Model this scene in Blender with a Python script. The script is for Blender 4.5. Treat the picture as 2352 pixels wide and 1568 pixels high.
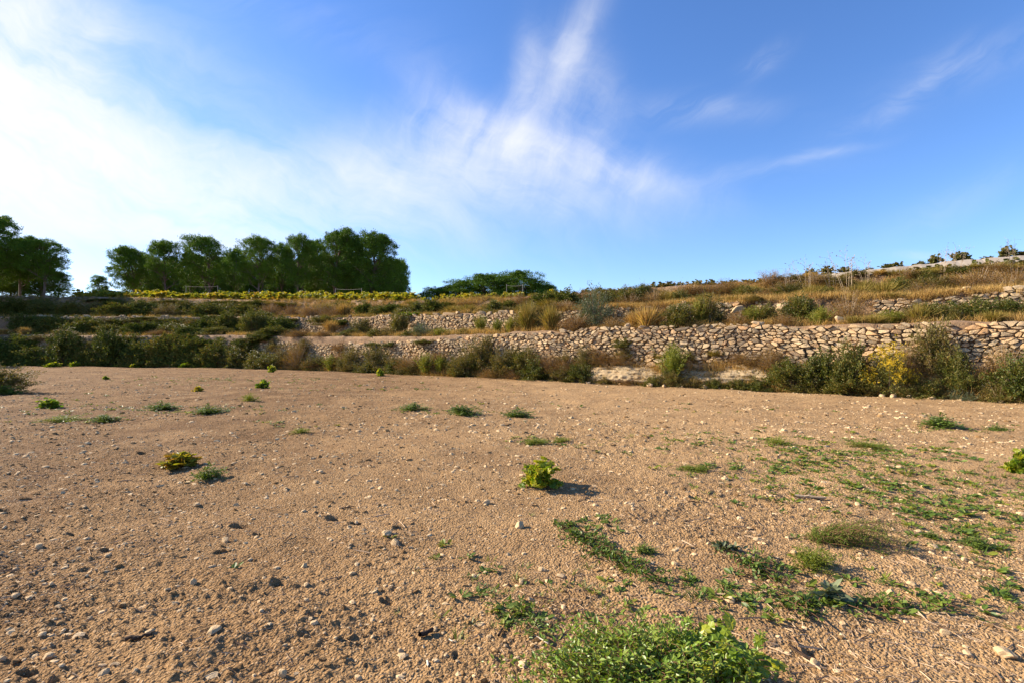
import bpy, math, random
import numpy as np
from mathutils import Vector, Matrix

for o in list(bpy.data.objects):
    bpy.data.objects.remove(o)
SC = bpy.context.scene
COL = SC.collection
R = math.radians

# ---------------------------------------------------------------- camera, sky, sun
CAMZ = 1.6
cam_d = bpy.data.cameras.new("camera"); cam = bpy.data.objects.new("camera", cam_d); COL.objects.link(cam)
cam.location = (0, 0, CAMZ); cam.rotation_euler = (R(90), 0, 0)
cam_d.sensor_width = 36; cam_d.lens = 18; cam_d.shift_y = 7.0 / 1024
cam_d.clip_start = 0.05; cam_d.clip_end = 6000
SC.camera = cam
SC.view_settings.view_transform = 'Standard'; SC.view_settings.look = 'None'
SC.view_settings.gamma = 1; SC.view_settings.use_curve_mapping = False
SC.view_settings.exposure = 1.3

SUN_EL = R(27); SUN_V = Vector((-0.95 * math.cos(SUN_EL), 0.31 * math.cos(SUN_EL), math.sin(SUN_EL))).normalized()
SUN_AZ = math.atan2(SUN_V.x, SUN_V.y)
sd = bpy.data.lights.new("sun", 'SUN'); sun = bpy.data.objects.new("sun", sd); COL.objects.link(sun)
sd.energy = 5.0; sd.angle = R(0.5); sd.color = (1.0, 0.87, 0.70)
sun.rotation_euler = SUN_V.to_track_quat('Z', 'Y').to_euler(); sun.location = (-30, 10, 30)

class NT:
    """small helper for node trees"""
    def __init__(s, tree): s.t = tree; s.n = tree.nodes; s.l = tree.links
    def new(s, kind, **kw):
        n = s.n.new(kind)
        for k, v in kw.items(): setattr(n, k, v)
        return n
    def put(s, inp, v):
        if isinstance(v, bpy.types.NodeSocket): s.l.new(v, inp)
        elif v is not None: inp.default_value = v
    def m(s, op, a, b=None, c=None, clamp=False):
        n = s.n.new('ShaderNodeMath'); n.operation = op; n.use_clamp = clamp
        s.put(n.inputs[0], a)
        if b is not None: s.put(n.inputs[1], b)
        if c is not None: s.put(n.inputs[2], c)
        return n.outputs[0]
    def noise(s, vec, scale, detail=4, rough=.55, dist=0.0):
        n = s.n.new('ShaderNodeTexNoise'); n.inputs['Scale'].default_value = scale
        n.inputs['Detail'].default_value = detail; n.inputs['Roughness'].default_value = rough
        n.inputs['Distortion'].default_value = dist
        if vec is not None: s.l.new(vec, n.inputs['Vector'])
        return n.outputs[0]
    def ramp(s, fac, stops):
        n = s.n.new('ShaderNodeValToRGB'); e = n.color_ramp.elements
        while len(e) < len(stops): e.new(.5)
        for i, (p, c) in enumerate(stops):
            e[i].position = p; e[i].color = (c[0], c[1], c[2], 1) if not isinstance(c, (int, float)) else (c, c, c, 1)
        s.put(n.inputs[0], fac); return n.outputs[0]
    def mix(s, fac, a, b, mode='MIX'):
        n = s.n.new('ShaderNodeMix'); n.data_type = 'RGBA'; n.blend_type = mode
        s.put(n.inputs[0], fac)
        for i, v in ((6, a), (7, b)):
            if isinstance(v, tuple) and len(v) == 3: v = (*v, 1)
            s.put(n.inputs[i], v)
        return n.outputs[2]

def build_world():
    w = bpy.data.worlds.new("World"); SC.world = w; w.use_nodes = True
    t = NT(w.node_tree); t.n.clear()
    sky = t.new('ShaderNodeTexSky', sky_type='NISHITA'); sky.sun_disc = False
    sky.sun_elevation = SUN_EL; sky.sun_rotation = SUN_AZ
    sky.air_density = 1.0; sky.dust_density = 0.25; sky.ozone_density = 4.0; sky.altitude = 400
    hs = t.new('ShaderNodeHueSaturation'); hs.inputs['Saturation'].default_value = SKY_SAT
    t.l.new(sky.outputs[0], hs.inputs['Color'])
    base = t.mix(1.0, hs.outputs[0], SKY_TINT, 'MULTIPLY')
    tc = t.new('ShaderNodeTexCoord'); sp = t.new('ShaderNodeSeparateXYZ'); t.l.new(tc.outputs['Generated'], sp.inputs[0])
    X, Y, Z = sp.outputs
    yy = t.m('MAXIMUM', Y, 0.12)
    u = t.m('DIVIDE', X, yy); v = t.m('DIVIDE', Z, yy)
    front = t.m('MULTIPLY', t.m('SUBTRACT', Y, 0.1), 6.0, clamp=True)
    def vec(ax, ay, az=0.0):
        c = t.new('ShaderNodeCombineXYZ'); t.put(c.inputs[0], ax); t.put(c.inputs[1], ay); t.put(c.inputs[2], az); return c.outputs[0]
    def rot(a):
        ca, sa = math.cos(R(a)), math.sin(R(a))
        return (t.m('ADD', t.m('MULTIPLY', u, ca), t.m('MULTIPLY', v, sa)),
                t.m('SUBTRACT', t.m('MULTIPLY', v, ca), t.m('MULTIPLY', u, sa)))
    wob = t.noise(vec(u, v), 1.6, 3)
    def gauss(xd, yd, wd, hd, ang, amp=1.0, p=2.0, warp=0.25):
        # centre and half sizes given in the 2352 px wide photograph, turned into direction space
        cu, cv = (xd * .4354 - 512) / 512, (348 - yd * .4354) / 512
        a, b = rot(ang)
        ca, sa = math.cos(R(ang)), math.sin(R(ang))
        ca0, cb0 = cu * ca + cv * sa, cv * ca - cu * sa
        da = t.m('DIVIDE', t.m('SUBTRACT', a, ca0), wd * .4354 / 512)
        db = t.m('DIVIDE', t.m('SUBTRACT', t.m('ADD', b, t.m('MULTIPLY', t.m('SUBTRACT', wob, .5), warp * .5)), cb0), hd * .4354 / 512)
        q = t.m('ADD', t.m('MULTIPLY', da, da), t.m('MULTIPLY', db, db))
        return t.m('MULTIPLY', t.m('EXPONENT', t.m('MULTIPLY', q, -1.0)), amp)
    def streak(ang, sx, sy, scale, det, lo, hi, seed):
        a, b = rot(ang)
        wx = t.noise(vec(a, b, seed + 3.0), 1.3, 2)
        b2 = t.m('ADD', b, t.m('MULTIPLY', wx, .22))
        n = t.noise(vec(t.m('MULTIPLY', a, sx), t.m('MULTIPLY', b2, sy), seed), scale, det, .6, .4)
        return t.m('MULTIPLY', t.m('SUBTRACT', n, lo), 1.0 / (hi - lo), clamp=True)
    def addall(l):
        r = l[0]
        for x in l[1:]: r = t.m('ADD', r, x)
        return r
    # fibres: stretched noise, bent by a slow warp and broken by fine turbulence
    n1 = t.noise(vec(u, v, 5.0), 2.2, 4, .55); n2 = t.noise(vec(u, v, 9.0), 2.2, 4, .55)
    fu = t.m('ADD', u, t.m('MULTIPLY', t.m('SUBTRACT', n1, .5), .32)); fv = t.m('ADD', v, t.m('MULTIPLY', t.m('SUBTRACT', n2, .5), .32))
    def fibre(ang, sx, sy, lo, hi, seed):
        ca, sa = math.cos(R(ang)), math.sin(R(ang))
        a = t.m('ADD', t.m('MULTIPLY', fu, ca), t.m('MULTIPLY', fv, sa)); b = t.m('SUBTRACT', t.m('MULTIPLY', fv, ca), t.m('MULTIPLY', fu, sa))
        n = t.noise(vec(t.m('MULTIPLY', a, sx), t.m('MULTIPLY', b, sy), seed), 1.0, 12, .62)
        return t.m('MULTIPLY', t.m('SUBTRACT', n, lo), 1.0 / (hi - lo), clamp=True)
    turb = t.ramp(t.noise(vec(fu, fv, 2.0), 9.0, 12, .62), [(.30, .55), (.68, 1.0)])
    mass = addall([gauss(-80, 290, 560, 165, -20, 2.1), gauss(-120, 130, 340, 150, -30, 1.9), gauss(-60, -20, 300, 110, -20, .7), gauss(520, 430, 560, 85, -10, .75),
                   gauss(1000, 410, 420, 62, -9, .5), gauss(260, 90, 480, 110, -24, .22), gauss(150, 520, 400, 40, -3, .3)])
    f1 = fibre(-22, 1.6, 9.0, .34, .68, 1.0); f1b = fibre(-34, 2.2, 13.0, .36, .70, 4.0)
    c1 = t.m('MULTIPLY', t.m('MULTIPLY', mass, turb), t.m('ADD', t.m('ADD', t.m('MULTIPLY', f1, .75), t.m('MULTIPLY', f1b, .45)), .22))
    plume = addall([gauss(1335, 60, 150, 34, 66, .42), gauss(1285, 180, 120, 46, 76, .5), gauss(1200, 200, 120, 34, 82, .7), gauss(1290, 370, 260, 52, -14, .8),
                    gauss(1130, 300, 170, 60, -4, .6), gauss(1370, 230, 60, 130, 10, .45), gauss(1080, 400, 240, 60, -16, .55), gauss(1020, 240, 110, 50, -40, .3)])
    f2 = fibre(68, 2.6, 11.0, .38, .68, 7.0); f2b = fibre(-26, 2.6, 9.0, .36, .70, 11.0)
    c2 = t.m('MULTIPLY', t.m('MULTIPLY', plume, turb), t.m('ADD', t.m('ADD', t.m('MULTIPLY', f2, .6), t.m('MULTIPLY', f2b, .5)), .06))
    thin = addall([gauss(1590, 255, 170, 34, 3, .30), gauss(1755, 135, 60, 22, 36, .34), gauss(1880, 352, 110, 14, 14, .34), gauss(1600, 420, 260, 30, 8, .16),
                   gauss(2060, 230, 150, 22, 24, .34), gauss(2250, 150, 240, 50, 20, .22), gauss(430, 487, 90, 9, -8, .6), gauss(2200, 460, 200, 40, 26, .12),
                   gauss(2120, 588, 60, 10, 3, .5), gauss(700, 40, 560, 60, -18, .10)])
    f3 = fibre(20, 2.2, 13.0, .38, .68, 17.0)
    c3 = t.m('MULTIPLY', t.m('MULTIPLY', t.m('MULTIPLY', thin, .75), turb), t.m('ADD', f3, .08))
    cl = t.m('MULTIPLY', t.m('ADD', t.m('ADD', c1, c2), c3), front)
    cl = t.m('SUBTRACT', 1.0, t.m('EXPONENT', t.m('MULTIPLY', cl, -1.35)))
    # keep a soft falloff
    out = t.mix(cl, base, (CLOUD_V * 1.0, CLOUD_V * 1.0, CLOUD_V * 1.02))
    bg = t.new('ShaderNodeBackground'); bg.inputs[1].default_value = SKY_STR; t.l.new(out, bg.inputs[0])
    ow = t.new('ShaderNodeOutputWorld'); t.l.new(bg.outputs[0], ow.inputs[0])
SKY_STR = 0.09; SKY_SAT = 1.12; SKY_TINT = (1.02, 0.98, 1.12); CLOUD_V = 4.9
build_world()

# ---------------------------------------------------------------- noise in numpy
_rt = np.random.RandomState(5).rand(512, 512)
def vnoise(x, y, seed=0):
    x = np.asarray(x, float) + seed * 17.31; y = np.asarray(y, float) + seed * 9.77
    xi = np.floor(x).astype(int); yi = np.floor(y).astype(int)
    fx = x - xi; fy = y - yi; fx = fx * fx * (3 - 2 * fx); fy = fy * fy * (3 - 2 * fy)
    a = _rt[xi % 512, yi % 512]; b = _rt[(xi + 1) % 512, yi % 512]
    c = _rt[xi % 512, (yi + 1) % 512]; d = _rt[(xi + 1) % 512, (yi + 1) % 512]
    return (a * (1 - fx) + b * fx) * (1 - fy) + (c * (1 - fx) + d * fx) * fy
def fbm(x, y, o=4, seed=0, g=.5):
    s = 0; a = 1; n = 0
    for k in range(o):
        s = s + a * vnoise(x * 2 ** k, y * 2 ** k, seed + k * 3); n += a; a *= g
    return s / n - .5

# ---------------------------------------------------------------- mesh helpers
def mk_mesh(name, V, groups, mats, smooth=False):
    """groups: list of (faces array (M,k), material index)"""
    me = bpy.data.meshes.new(name)
    V = np.asarray(V, np.float32)
    me.vertices.add(len(V)); me.vertices.foreach_set('co', V.ravel())
    groups = [(np.asarray(f, np.int32), mi) for f, mi in groups if len(f)]
    loops = np.concatenate([f.ravel() for f, _ in groups])
    tot = np.concatenate([np.full(len(f), f.shape[1], np.int32) for f, _ in groups])
    mi = np.concatenate([np.full(len(f), m, np.int32) for f, m in groups])
    st = np.zeros(len(tot), np.int32); st[1:] = np.cumsum(tot)[:-1]
    me.loops.add(len(loops)); me.loops.foreach_set('vertex_index', loops)
    me.polygons.add(len(tot)); me.polygons.foreach_set('loop_start', st); me.polygons.foreach_set('loop_total', tot)
    me.polygons.foreach_set('material_index', mi)
    me.polygons.foreach_set('use_smooth', np.full(len(tot), smooth, bool))
    for m in mats: me.materials.append(m)
    me.update(calc_edges=True); me.validate()
    return me
def obj(name, me, parent=None, loc=(0, 0, 0)):
    o = bpy.data.objects.new(name, me); COL.objects.link(o); o.parent = parent; o.location = loc; return o
def tag(o, label=None, cat=None, group=None, kind=None):
    if label: o['label'] = label
    if cat: o['category'] = cat
    if group: o['group'] = group
    if kind: o['kind'] = kind
    return o
def thing(name, loc=(0, 0, 0)):
    return obj(name, None, None, loc)
class Acc:
    """collects vertices and faces"""
    def __init__(s): s.V = []; s.G = []; s.n = 0
    def add(s, V, groups):
        V = np.asarray(V, float).reshape(-1, 3); s.V.append(V)
        for f, m in groups:
            f = np.asarray(f)
            if len(f): s.G.append((f + s.n, m))
        s.n += len(V)
    def mesh(s, name, mats, smooth=False): return mk_mesh(name, np.concatenate(s.V), s.G, mats, smooth)
def nrm(a): return a / np.maximum(np.linalg.norm(a, axis=-1, keepdims=True), 1e-9)
def place(P, D, N, L, tv, tf, W=None):
    """stamp a template (rows: along, side, up) at P with axes D and N, length L, width W"""
    P = np.asarray(P, float); D = nrm(np.asarray(D, float)); S = nrm(np.cross(D, N)); U = np.cross(S, D)
    L = np.asarray(L, float).reshape(-1, 1, 1); W = L if W is None else np.asarray(W, float).reshape(-1, 1, 1)
    tv = np.asarray(tv, float)
    V = P[:, None, :] + D[:, None, :] * tv[None, :, 0:1] * L + S[:, None, :] * tv[None, :, 1:2] * W + U[:, None, :] * tv[None, :, 2:3] * L
    n, k = len(P), len(tv)
    off = (np.arange(n) * k)[:, None, None]
    F = [((np.asarray(f)[None] + off).reshape(-1, len(f[0])), 0) for f in tf]
    return V.reshape(-1, 3), F
T_LEAF = ([(0, 0, 0), (.5, -.5, .06), (1, 0, -.05), (.45, .5, .06)], [[(0, 1, 2, 3)]])
T_BLADE = ([(0, -.5, 0), (0, .5, 0), (.55, .35, .06), (.55, -.35, .06), (1, 0, -.08)], [[(0, 1, 2, 3)], [(3, 2, 4)]])
_vl = [(0, 0, 0), (-.05, -.28, .05), (.18, -.5, 0), (.4, -.42, .06), (.62, -.46, -.04), (.72, -.2, .05), (1, 0, -.1),
       (.72, .2, .05), (.62, .46, -.04), (.4, .42, .06), (.18, .5, 0), (-.05, .28, .05), (.4, 0, .1)]
T_VINE = (_vl, [[(12, i, i + 1) for i in range(11)] + [(12, 11, 0)]])
T_OVAL = ([(0, 0, 0), (.28, -.36, .05), (.66, -.38, .03), (1, 0, -.08), (.66, .38, .03), (.28, .36, .05), (.5, 0, -.02)],
          [[(6, 0, 1), (6, 1, 2), (6, 2, 3), (6, 3, 4), (6, 4, 5), (6, 5, 0)]])
def tube(pts, rad, k=5):
    pts = np.asarray(pts, float); n = len(pts); rad = np.broadcast_to(rad, (n,))
    d = nrm(np.gradient(pts, axis=0)); ref = np.where(np.abs(d[:, 2:3]) > .9, [[1., 0, 0]], [[0, 0, 1.]])
    a = nrm(np.cross(d, ref)); b = np.cross(d, a)
    an = np.linspace(0, 2 * math.pi, k, endpoint=False)
    V = pts[:, None] + (a[:, None] * np.cos(an)[None, :, None] + b[:, None] * np.sin(an)[None, :, None]) * rad[:, None, None]
    F = [(i * k + j, i * k + (j + 1) % k, (i + 1) * k + (j + 1) % k, (i + 1) * k + j) for i in range(n - 1) for j in range(k)]
    return V.reshape(-1, 3), [(np.array(F), 0)]
_p = (1 + 5 ** .5) / 2
ICO_V = nrm(np.array([(-1, _p, 0), (1, _p, 0), (-1, -_p, 0), (1, -_p, 0), (0, -1, _p), (0, 1, _p), (0, -1, -_p), (0, 1, -_p), (_p, 0, -1), (_p, 0, 1), (-_p, 0, -1), (-_p, 0, 1)], float))
ICO_F = np.array([(0, 11, 5), (0, 5, 1), (0, 1, 7), (0, 7, 10), (0, 10, 11), (1, 5, 9), (5, 11, 4), (11, 10, 2), (10, 7, 6), (7, 1, 8), (3, 9, 4), (3, 4, 2), (3, 2, 6), (3, 6, 8), (3, 8, 9), (4, 9, 5), (2, 4, 11), (6, 2, 10), (8, 6, 7), (9, 8, 1)])
def subdiv(V, F):
    V = list(map(tuple, V)); c = {}; out = []
    def mid(a, b):
        k = (min(a, b), max(a, b))
        if k not in c:
            m = (np.array(V[a]) + V[b]) / 2; V.append(tuple(m / np.linalg.norm(m))); c[k] = len(V) - 1
        return c[k]
    for a, b, d in F:
        x, y, z = mid(a, b), mid(b, d), mid(d, a); out += [(a, x, z), (b, y, x), (d, z, y), (x, y, z)]
    return np.array(V), np.array(out)
ICO2 = subdiv(ICO_V, ICO_F); ICO3 = subdiv(*ICO2)

# ---------------------------------------------------------------- materials
def material(name, disp=False):
    m = bpy.data.materials.new(name); m.use_nodes = True; t = NT(m.node_tree); t.n.clear()
    out = t.new('ShaderNodeOutputMaterial'); return m, t, out
GAIN = dict(pine_needles=(1.2, 1.35, .9), vine_leaves=(1.25, 1.3, 1), yellow_flowers=(1.1, 1.1, 1), grey_green_leaves=(1.15, 1.15, 1), trailing_shrub_leaves=(1.75, 1.6, 1.0), yellowing_vine_leaves=(1, 1, 1), foreground_vine_leaves=(1.6, 1.4, 1), bramble_leaves=(1.15, 1.1, .9), weed_leaves=(1.75, 1.5, 1.0))
GAIN.update(yellowing_vine_leaves=(1.5, 1.4, 1.0), dull_vine_leaves=(2.0, 1.7, 1.1), bramble_leaves=(1.5, 1.3, .9), straw=(1.75, 1.6, 1.1), dry_leaves=(1.7, 1.5, 1.05), weed_leaves=(1.9, 1.7, 1.05))
def leaf_mat(name, cols, trans=.35, rough=.6, spec=.25, patch=2.0):
    """cols = three or four colours; each leaf picks one of them, with patches over the plant"""
    m, t, out = material(name)
    g = t.new('ShaderNodeNewGeometry'); tc = t.new('ShaderNodeTexCoord'); oi = t.new('ShaderNodeObjectInfo')
    nz = t.noise(tc.outputs['Object'], patch, 2)
    f = t.m('ADD', t.m('MULTIPLY', g.outputs['Random Per Island'], .55), t.m('MULTIPLY', nz, .55))
    f = t.m('ADD', f, t.m('MULTIPLY', t.m('SUBTRACT', oi.outputs['Random'], .5), .25), clamp=True)
    n = len(cols); gn = GAIN.get(name, (1.5, 1.38, 1.0)); cols = [tuple(a * b * .87 for a, b in zip(q, gn)) for q in cols]
    c = t.ramp(f, [(.12 + .76 * i / (n - 1), cols[i]) for i in range(n)])
    b = t.new('ShaderNodeBsdfPrincipled'); t.l.new(c, b.inputs['Base Color']); b.inputs['Roughness'].default_value = rough
    b.inputs['Specular IOR Level'].default_value = spec
    tr = t.new('ShaderNodeBsdfTranslucent'); t.l.new(t.mix(1.0, c, (1.25, 1.15, .55), 'MULTIPLY'), tr.inputs[0])
    mx = t.new('ShaderNodeMixShader'); mx.inputs[0].default_value = trans
    t.l.new(b.outputs[0], mx.inputs[1]); t.l.new(tr.outputs[0], mx.inputs[2]); t.l.new(mx.outputs[0], out.inputs[0])
    return m
def plain_mat(name, c1, c2, scale=6, rough=.85, bump=.4, island=0.0, detail=6, bscale=None):
    m, t, out = material(name)
    tc = t.new('ShaderNodeTexCoord'); g = t.new('ShaderNodeNewGeometry')
    nz = t.noise(tc.outputs['Object'], scale, detail, .6)
    f = t.ramp(nz, [(.3, 0.0), (.7, 1.0)])
    if island: f = t.m('ADD', t.m('MULTIPLY', f, 1 - island), t.m('MULTIPLY', g.outputs['Random Per Island'], island))
    c = t.mix(f, c1, c2)
    b = t.new('ShaderNodeBsdfPrincipled'); t.l.new(c, b.inputs['Base Color']); b.inputs['Roughness'].default_value = rough
    b.inputs['Specular IOR Level'].default_value = .2
    bp = t.new('ShaderNodeBump'); bp.inputs['Strength'].default_value = bump; bp.inputs['Distance'].default_value = .02
    t.l.new(t.noise(tc.outputs['Object'], bscale or scale * 4, 6, .65), bp.inputs['Height']); t.l.new(bp.outputs[0], b.inputs['Normal'])
    t.l.new(b.outputs[0], out.inputs[0]); return m

def soil_material():
    m, t, out = material("tilled_soil")
    tc = t.new('ShaderNodeTexCoord'); P = tc.outputs['Object']
    big = t.noise(P, .12, 3); mid = t.noise(P, .9, 4, .6); fine = t.noise(P, 14, 5, .7); grit = t.noise(P, 70, 3, .6)
    c = t.mix(t.ramp(big, [(.35, 0.0), (.65, 1.0)]), SOIL_A, SOIL_B)
    c = t.mix(t.m('MULTIPLY', t.ramp(mid, [(.42, 0.0), (.66, 1.0)]), .5), c, SOIL_C)
    sx = t.new('ShaderNodeSeparateXYZ'); t.l.new(P, sx.inputs[0])      # browner tilled earth left and near, plus vignette-like shade painted into the colour
    c = t.mix(t.ramp(fine, [(.3, .0), (.75, .55)]), c, SOIL_D)
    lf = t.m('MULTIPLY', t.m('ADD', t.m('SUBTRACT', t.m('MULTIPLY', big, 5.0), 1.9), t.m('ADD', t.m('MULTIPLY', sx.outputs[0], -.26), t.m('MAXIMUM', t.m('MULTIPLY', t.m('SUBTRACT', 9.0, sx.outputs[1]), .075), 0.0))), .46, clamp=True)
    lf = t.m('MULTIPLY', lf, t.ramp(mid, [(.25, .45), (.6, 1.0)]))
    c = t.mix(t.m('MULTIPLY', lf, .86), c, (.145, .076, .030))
    vo = t.new('ShaderNodeTexVoronoi'); vo.inputs['Scale'].default_value = 55; t.l.new(P, vo.inputs['Vector'])
    sepc = t.new('ShaderNodeSeparateColor'); t.l.new(vo.outputs['Color'], sepc.inputs[0])
    chip = t.m('MULTIPLY', t.m('GREATER_THAN', sepc.outputs[0], .80), t.m('LESS_THAN', vo.outputs['Distance'], .42))
    c = t.mix(t.m('MULTIPLY', chip, .6), c, (.46, .33, .20))
    b = t.new('ShaderNodeBsdfPrincipled'); t.l.new(c, b.inputs['Base Color']); b.inputs['Roughness'].default_value = .95
    b.inputs['Specular IOR Level'].default_value = .1
    h = t.m('ADD', t.m('MULTIPLY', grit, .35), t.m('MULTIPLY', fine, 1.0))
    h = t.m('ADD', h, t.m('MULTIPLY', t.m('SUBTRACT', .5, vo.outputs['Distance']), .45))
    bp = t.new('ShaderNodeBump'); bp.inputs['Strength'].default_value = 1.0; bp.inputs['Distance'].default_value = .045
    t.l.new(h, bp.inputs['Height']); t.l.new(bp.outputs[0], b.inputs['Normal']); t.l.new(b.outputs[0], out.inputs[0])
    return m
SOIL_A = (.34, .202, .088); SOIL_B = (.43, .268, .124); SOIL_C = (.13, .067, .027); SOIL_D = (.53, .348, .172)
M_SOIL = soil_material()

def bank_material():
    m, t, out = material("bank_soil")
    tc = t.new('ShaderNodeTexCoord'); P = tc.outputs['Object']
    a = t.noise(P, .5, 5, .6); b_ = t.noise(P, 3.0, 5, .65); f = t.noise(P, 25, 5, .7)
    c = t.mix(t.ramp(a, [(.35, 0.0), (.65, 1.0)]), (.21, .125, .062), (.32, .19, .09))
    c = t.mix(t.ramp(b_, [(.45, 0.0), (.7, .8)]), c, (.13, .085, .045))
    c = t.mix(t.ramp(f, [(.55, 0.0), (.75, .6)]), c, (.42, .29, .17))
    b = t.new('ShaderNodeBsdfPrincipled'); t.l.new(c, b.inputs['Base Color']); b.inputs['Roughness'].default_value = .95
    bp = t.new('ShaderNodeBump'); bp.inputs['Strength'].default_value = 1; bp.inputs['Distance'].default_value = .08
    t.l.new(t.noise(P, 12, 6, .7), bp.inputs['Height']); t.l.new(bp.outputs[0], b.inputs['Normal']); t.l.new(b.outputs[0], out.inputs[0])
    return m
M_BANK = bank_material()

def stone_material(name, cols, scale=5):
    m, t, out = material(name)
    tc = t.new('ShaderNodeTexCoord'); g = t.new('ShaderNodeNewGeometry'); P = tc.outputs['Object']
    c = t.ramp(g.outputs['Random Per Island'], [(i / (len(cols) - 1), x) for i, x in enumerate(cols)])
    n1 = t.noise(P, scale, 6, .65); n2 = t.noise(P, scale * 5, 5, .7); n3 = t.noise(P, 1.1, 3)
    c = t.mix(t.ramp(n1, [(.48, 0.0), (.70, .6)]), c, (.27, .225, .16))      # lichen grey
    c = t.mix(t.ramp(n3, [(.48, 0.0), (.68, .65)]), c, (.21, .155, .095))
    c = t.mix(t.ramp(n2, [(.5, 0.0), (.78, .55)]), c, (.16, .11, .07))
    b = t.new('ShaderNodeBsdfPrincipled'); t.l.new(c, b.inputs['Base Color']); b.inputs['Roughness'].default_value = .9
    b.inputs['Specular IOR Level'].default_value = .15
    bp = t.new('ShaderNodeBump'); bp.inputs['Strength'].default_value = .8; bp.inputs['Distance'].default_value = .03
    t.l.new(t.noise(P, scale * 4, 6, .7), bp.inputs['Height']); t.l.new(bp.outputs[0], b.inputs['Normal']); t.l.new(b.outputs[0], out.inputs[0])
    return m
M_WALL = stone_material("wall_stone", [(.44, .285, .135), (.50, .345, .18), (.34, .25, .14), (.55, .405, .23), (.45, .26, .115)])
M_FIELDSTONE = plain_mat("field_stone", (.62, .45, .25), (.42, .28, .14), 14, .9, .4, .6)
M_LEDGE = plain_mat("pale_bedrock", (.46, .35, .20), (.27, .185, .095), 3.5, .95, 1.0, 0, 9, 12)
M_CONC = plain_mat("pale_concrete", (.55, .46, .34), (.42, .34, .24), 1.5, .9, .3)
M_BARK = plain_mat("bark", (.16, .11, .075), (.07, .045, .03), 8, .95, 1.0)
M_PALEBARK = plain_mat("pine_bark", (.20, .15, .11), (.10, .07, .05), 5, .95, 1.0)
M_DEAD = plain_mat("dead_wood", (.42, .33, .22), (.25, .18, .11), 8, .9, .4, .6)
M_TWIG = plain_mat("field_twigs", (.55, .40, .25), (.13, .07, .04), 20, .9, .2, .85)
M_METAL = plain_mat("post_metal", (.30, .28, .25), (.2, .17, .14), 8, .6, .2)
L_PINE = leaf_mat("pine_needles", [(0.034, 0.068, 0.010), (0.064, 0.115, 0.015), (0.102, 0.162, 0.019), (0.136, 0.187, 0.022)], .16, .6, .15, .5)
L_BRAMBLE = leaf_mat("bramble_leaves", [(0.024, 0.044, 0.011), (0.048, 0.080, 0.018), (0.080, 0.104, 0.024), (0.144, 0.120, 0.040)], .28, .7, .12, 2)
L_OLIVE = leaf_mat("shrub_leaves", [(0.048, 0.060, 0.014), (0.084, 0.092, 0.022), (0.128, 0.112, 0.036), (0.192, 0.136, 0.060)], .28, .6, .25, 3)
L_GREEN = leaf_mat("green_leaves", [(0.034, 0.054, 0.011), (0.062, 0.086, 0.018), (0.104, 0.112, 0.027), (0.160, 0.120, 0.040)], .3, .5, .3, 3)
L_BROOM = leaf_mat("broom_stems", [(0.068, 0.096, 0.016), (0.112, 0.152, 0.024), (0.168, 0.192, 0.028), (0.216, 0.184, 0.056)], .3, .6, .25, 3)
L_DRY = leaf_mat("dry_leaves", [(0.104, 0.068, 0.028), (0.160, 0.100, 0.044), (0.224, 0.144, 0.068), (0.112, 0.104, 0.032)], .2, .8, .1, 3)
L_STRAW = leaf_mat("straw", [(0.160, 0.104, 0.044), (0.256, 0.168, 0.080), (0.336, 0.248, 0.128), (0.176, 0.144, 0.048)], .25, .8, .1, 2)
L_GREY = leaf_mat("grey_green_leaves", [(0.080, 0.100, 0.048), (0.136, 0.160, 0.088), (0.192, 0.216, 0.128)], .2, .5, .3, 2)
L_VINE = leaf_mat("vine_leaves", [(0.040, 0.088, 0.010), (0.080, 0.144, 0.014), (0.176, 0.232, 0.020), (0.336, 0.304, 0.032)], .42, .45, .35, 4)
L_VINEY = leaf_mat("yellowing_vine_leaves", [(.075, .11, .014), (.14, .17, .02), (.25, .24, .03), (.26, .16, .035)], .4, .5, .3, 1.5)
L_VINED = leaf_mat("dull_vine_leaves", [(0.036, 0.052, 0.016), (0.064, 0.080, 0.024), (0.120, 0.096, 0.040)], .25, .5, .3, 3)
L_WEED = leaf_mat("weed_leaves", [(0.036, 0.068, 0.014), (0.060, 0.104, 0.020), (0.096, 0.144, 0.032)], .3, .5, .35, 4)
L_WEEDY = leaf_mat("light_weed_leaves", [(0.080, 0.120, 0.016), (0.136, 0.184, 0.028), (0.208, 0.224, 0.040)], .35, .5, .3, 4)
L_FORE = leaf_mat("trailing_shrub_leaves", [(0.056, 0.112, 0.016), (0.096, 0.176, 0.028), (0.152, 0.224, 0.040), (0.192, 0.240, 0.064)], .38, .4, .45, 3)
L_FLOWER = leaf_mat("yellow_flowers", [(0.440, 0.304, 0.016), (0.600, 0.416, 0.024), (0.680, 0.496, 0.040)], .3, .6, .2, 3)
L_RED = plain_mat("reddish_stems", (.20, .09, .045), (.10, .06, .03), 10, .8, .1, .5)

# ---------------------------------------------------------------- the lie of the land
K = .4354
cx = np.array([-900, -450, -200, 0, 250, 500, 750, 1000, 1250, 1500, 1750, 2000, 2352, 2700, 3100], float)
yb = np.array([838, 838, 838, 838, 841, 843, 850, 862, 873, 884, 894, 908, 926, 945, 970], float)
y1 = np.array([768, 768, 768, 768, 770, 769, 773, 772, 762, 757, 750, 744, 740, 737, 733], float)
y2 = np.array([727, 727, 727, 727, 727, 728, 731, 723, 715, 703, 686, 686, 668, 655, 640], float)
y3 = np.array([678, 678, 680, 680, 683, 687, 690, 691, 680, 660, 647, 631, 611, 595, 580], float)
cD = CAMZ * 512 / (yb * K - 348)
xt = np.linspace(-900, 3100, 801)
def smooth_tab(y):
    v = np.interp(xt, cx, y); k = np.exp(-np.linspace(-2, 2, 41) ** 2); k /= k.sum()
    return np.convolve(np.pad(v, 20, mode='edge'), k, 'valid')
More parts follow.
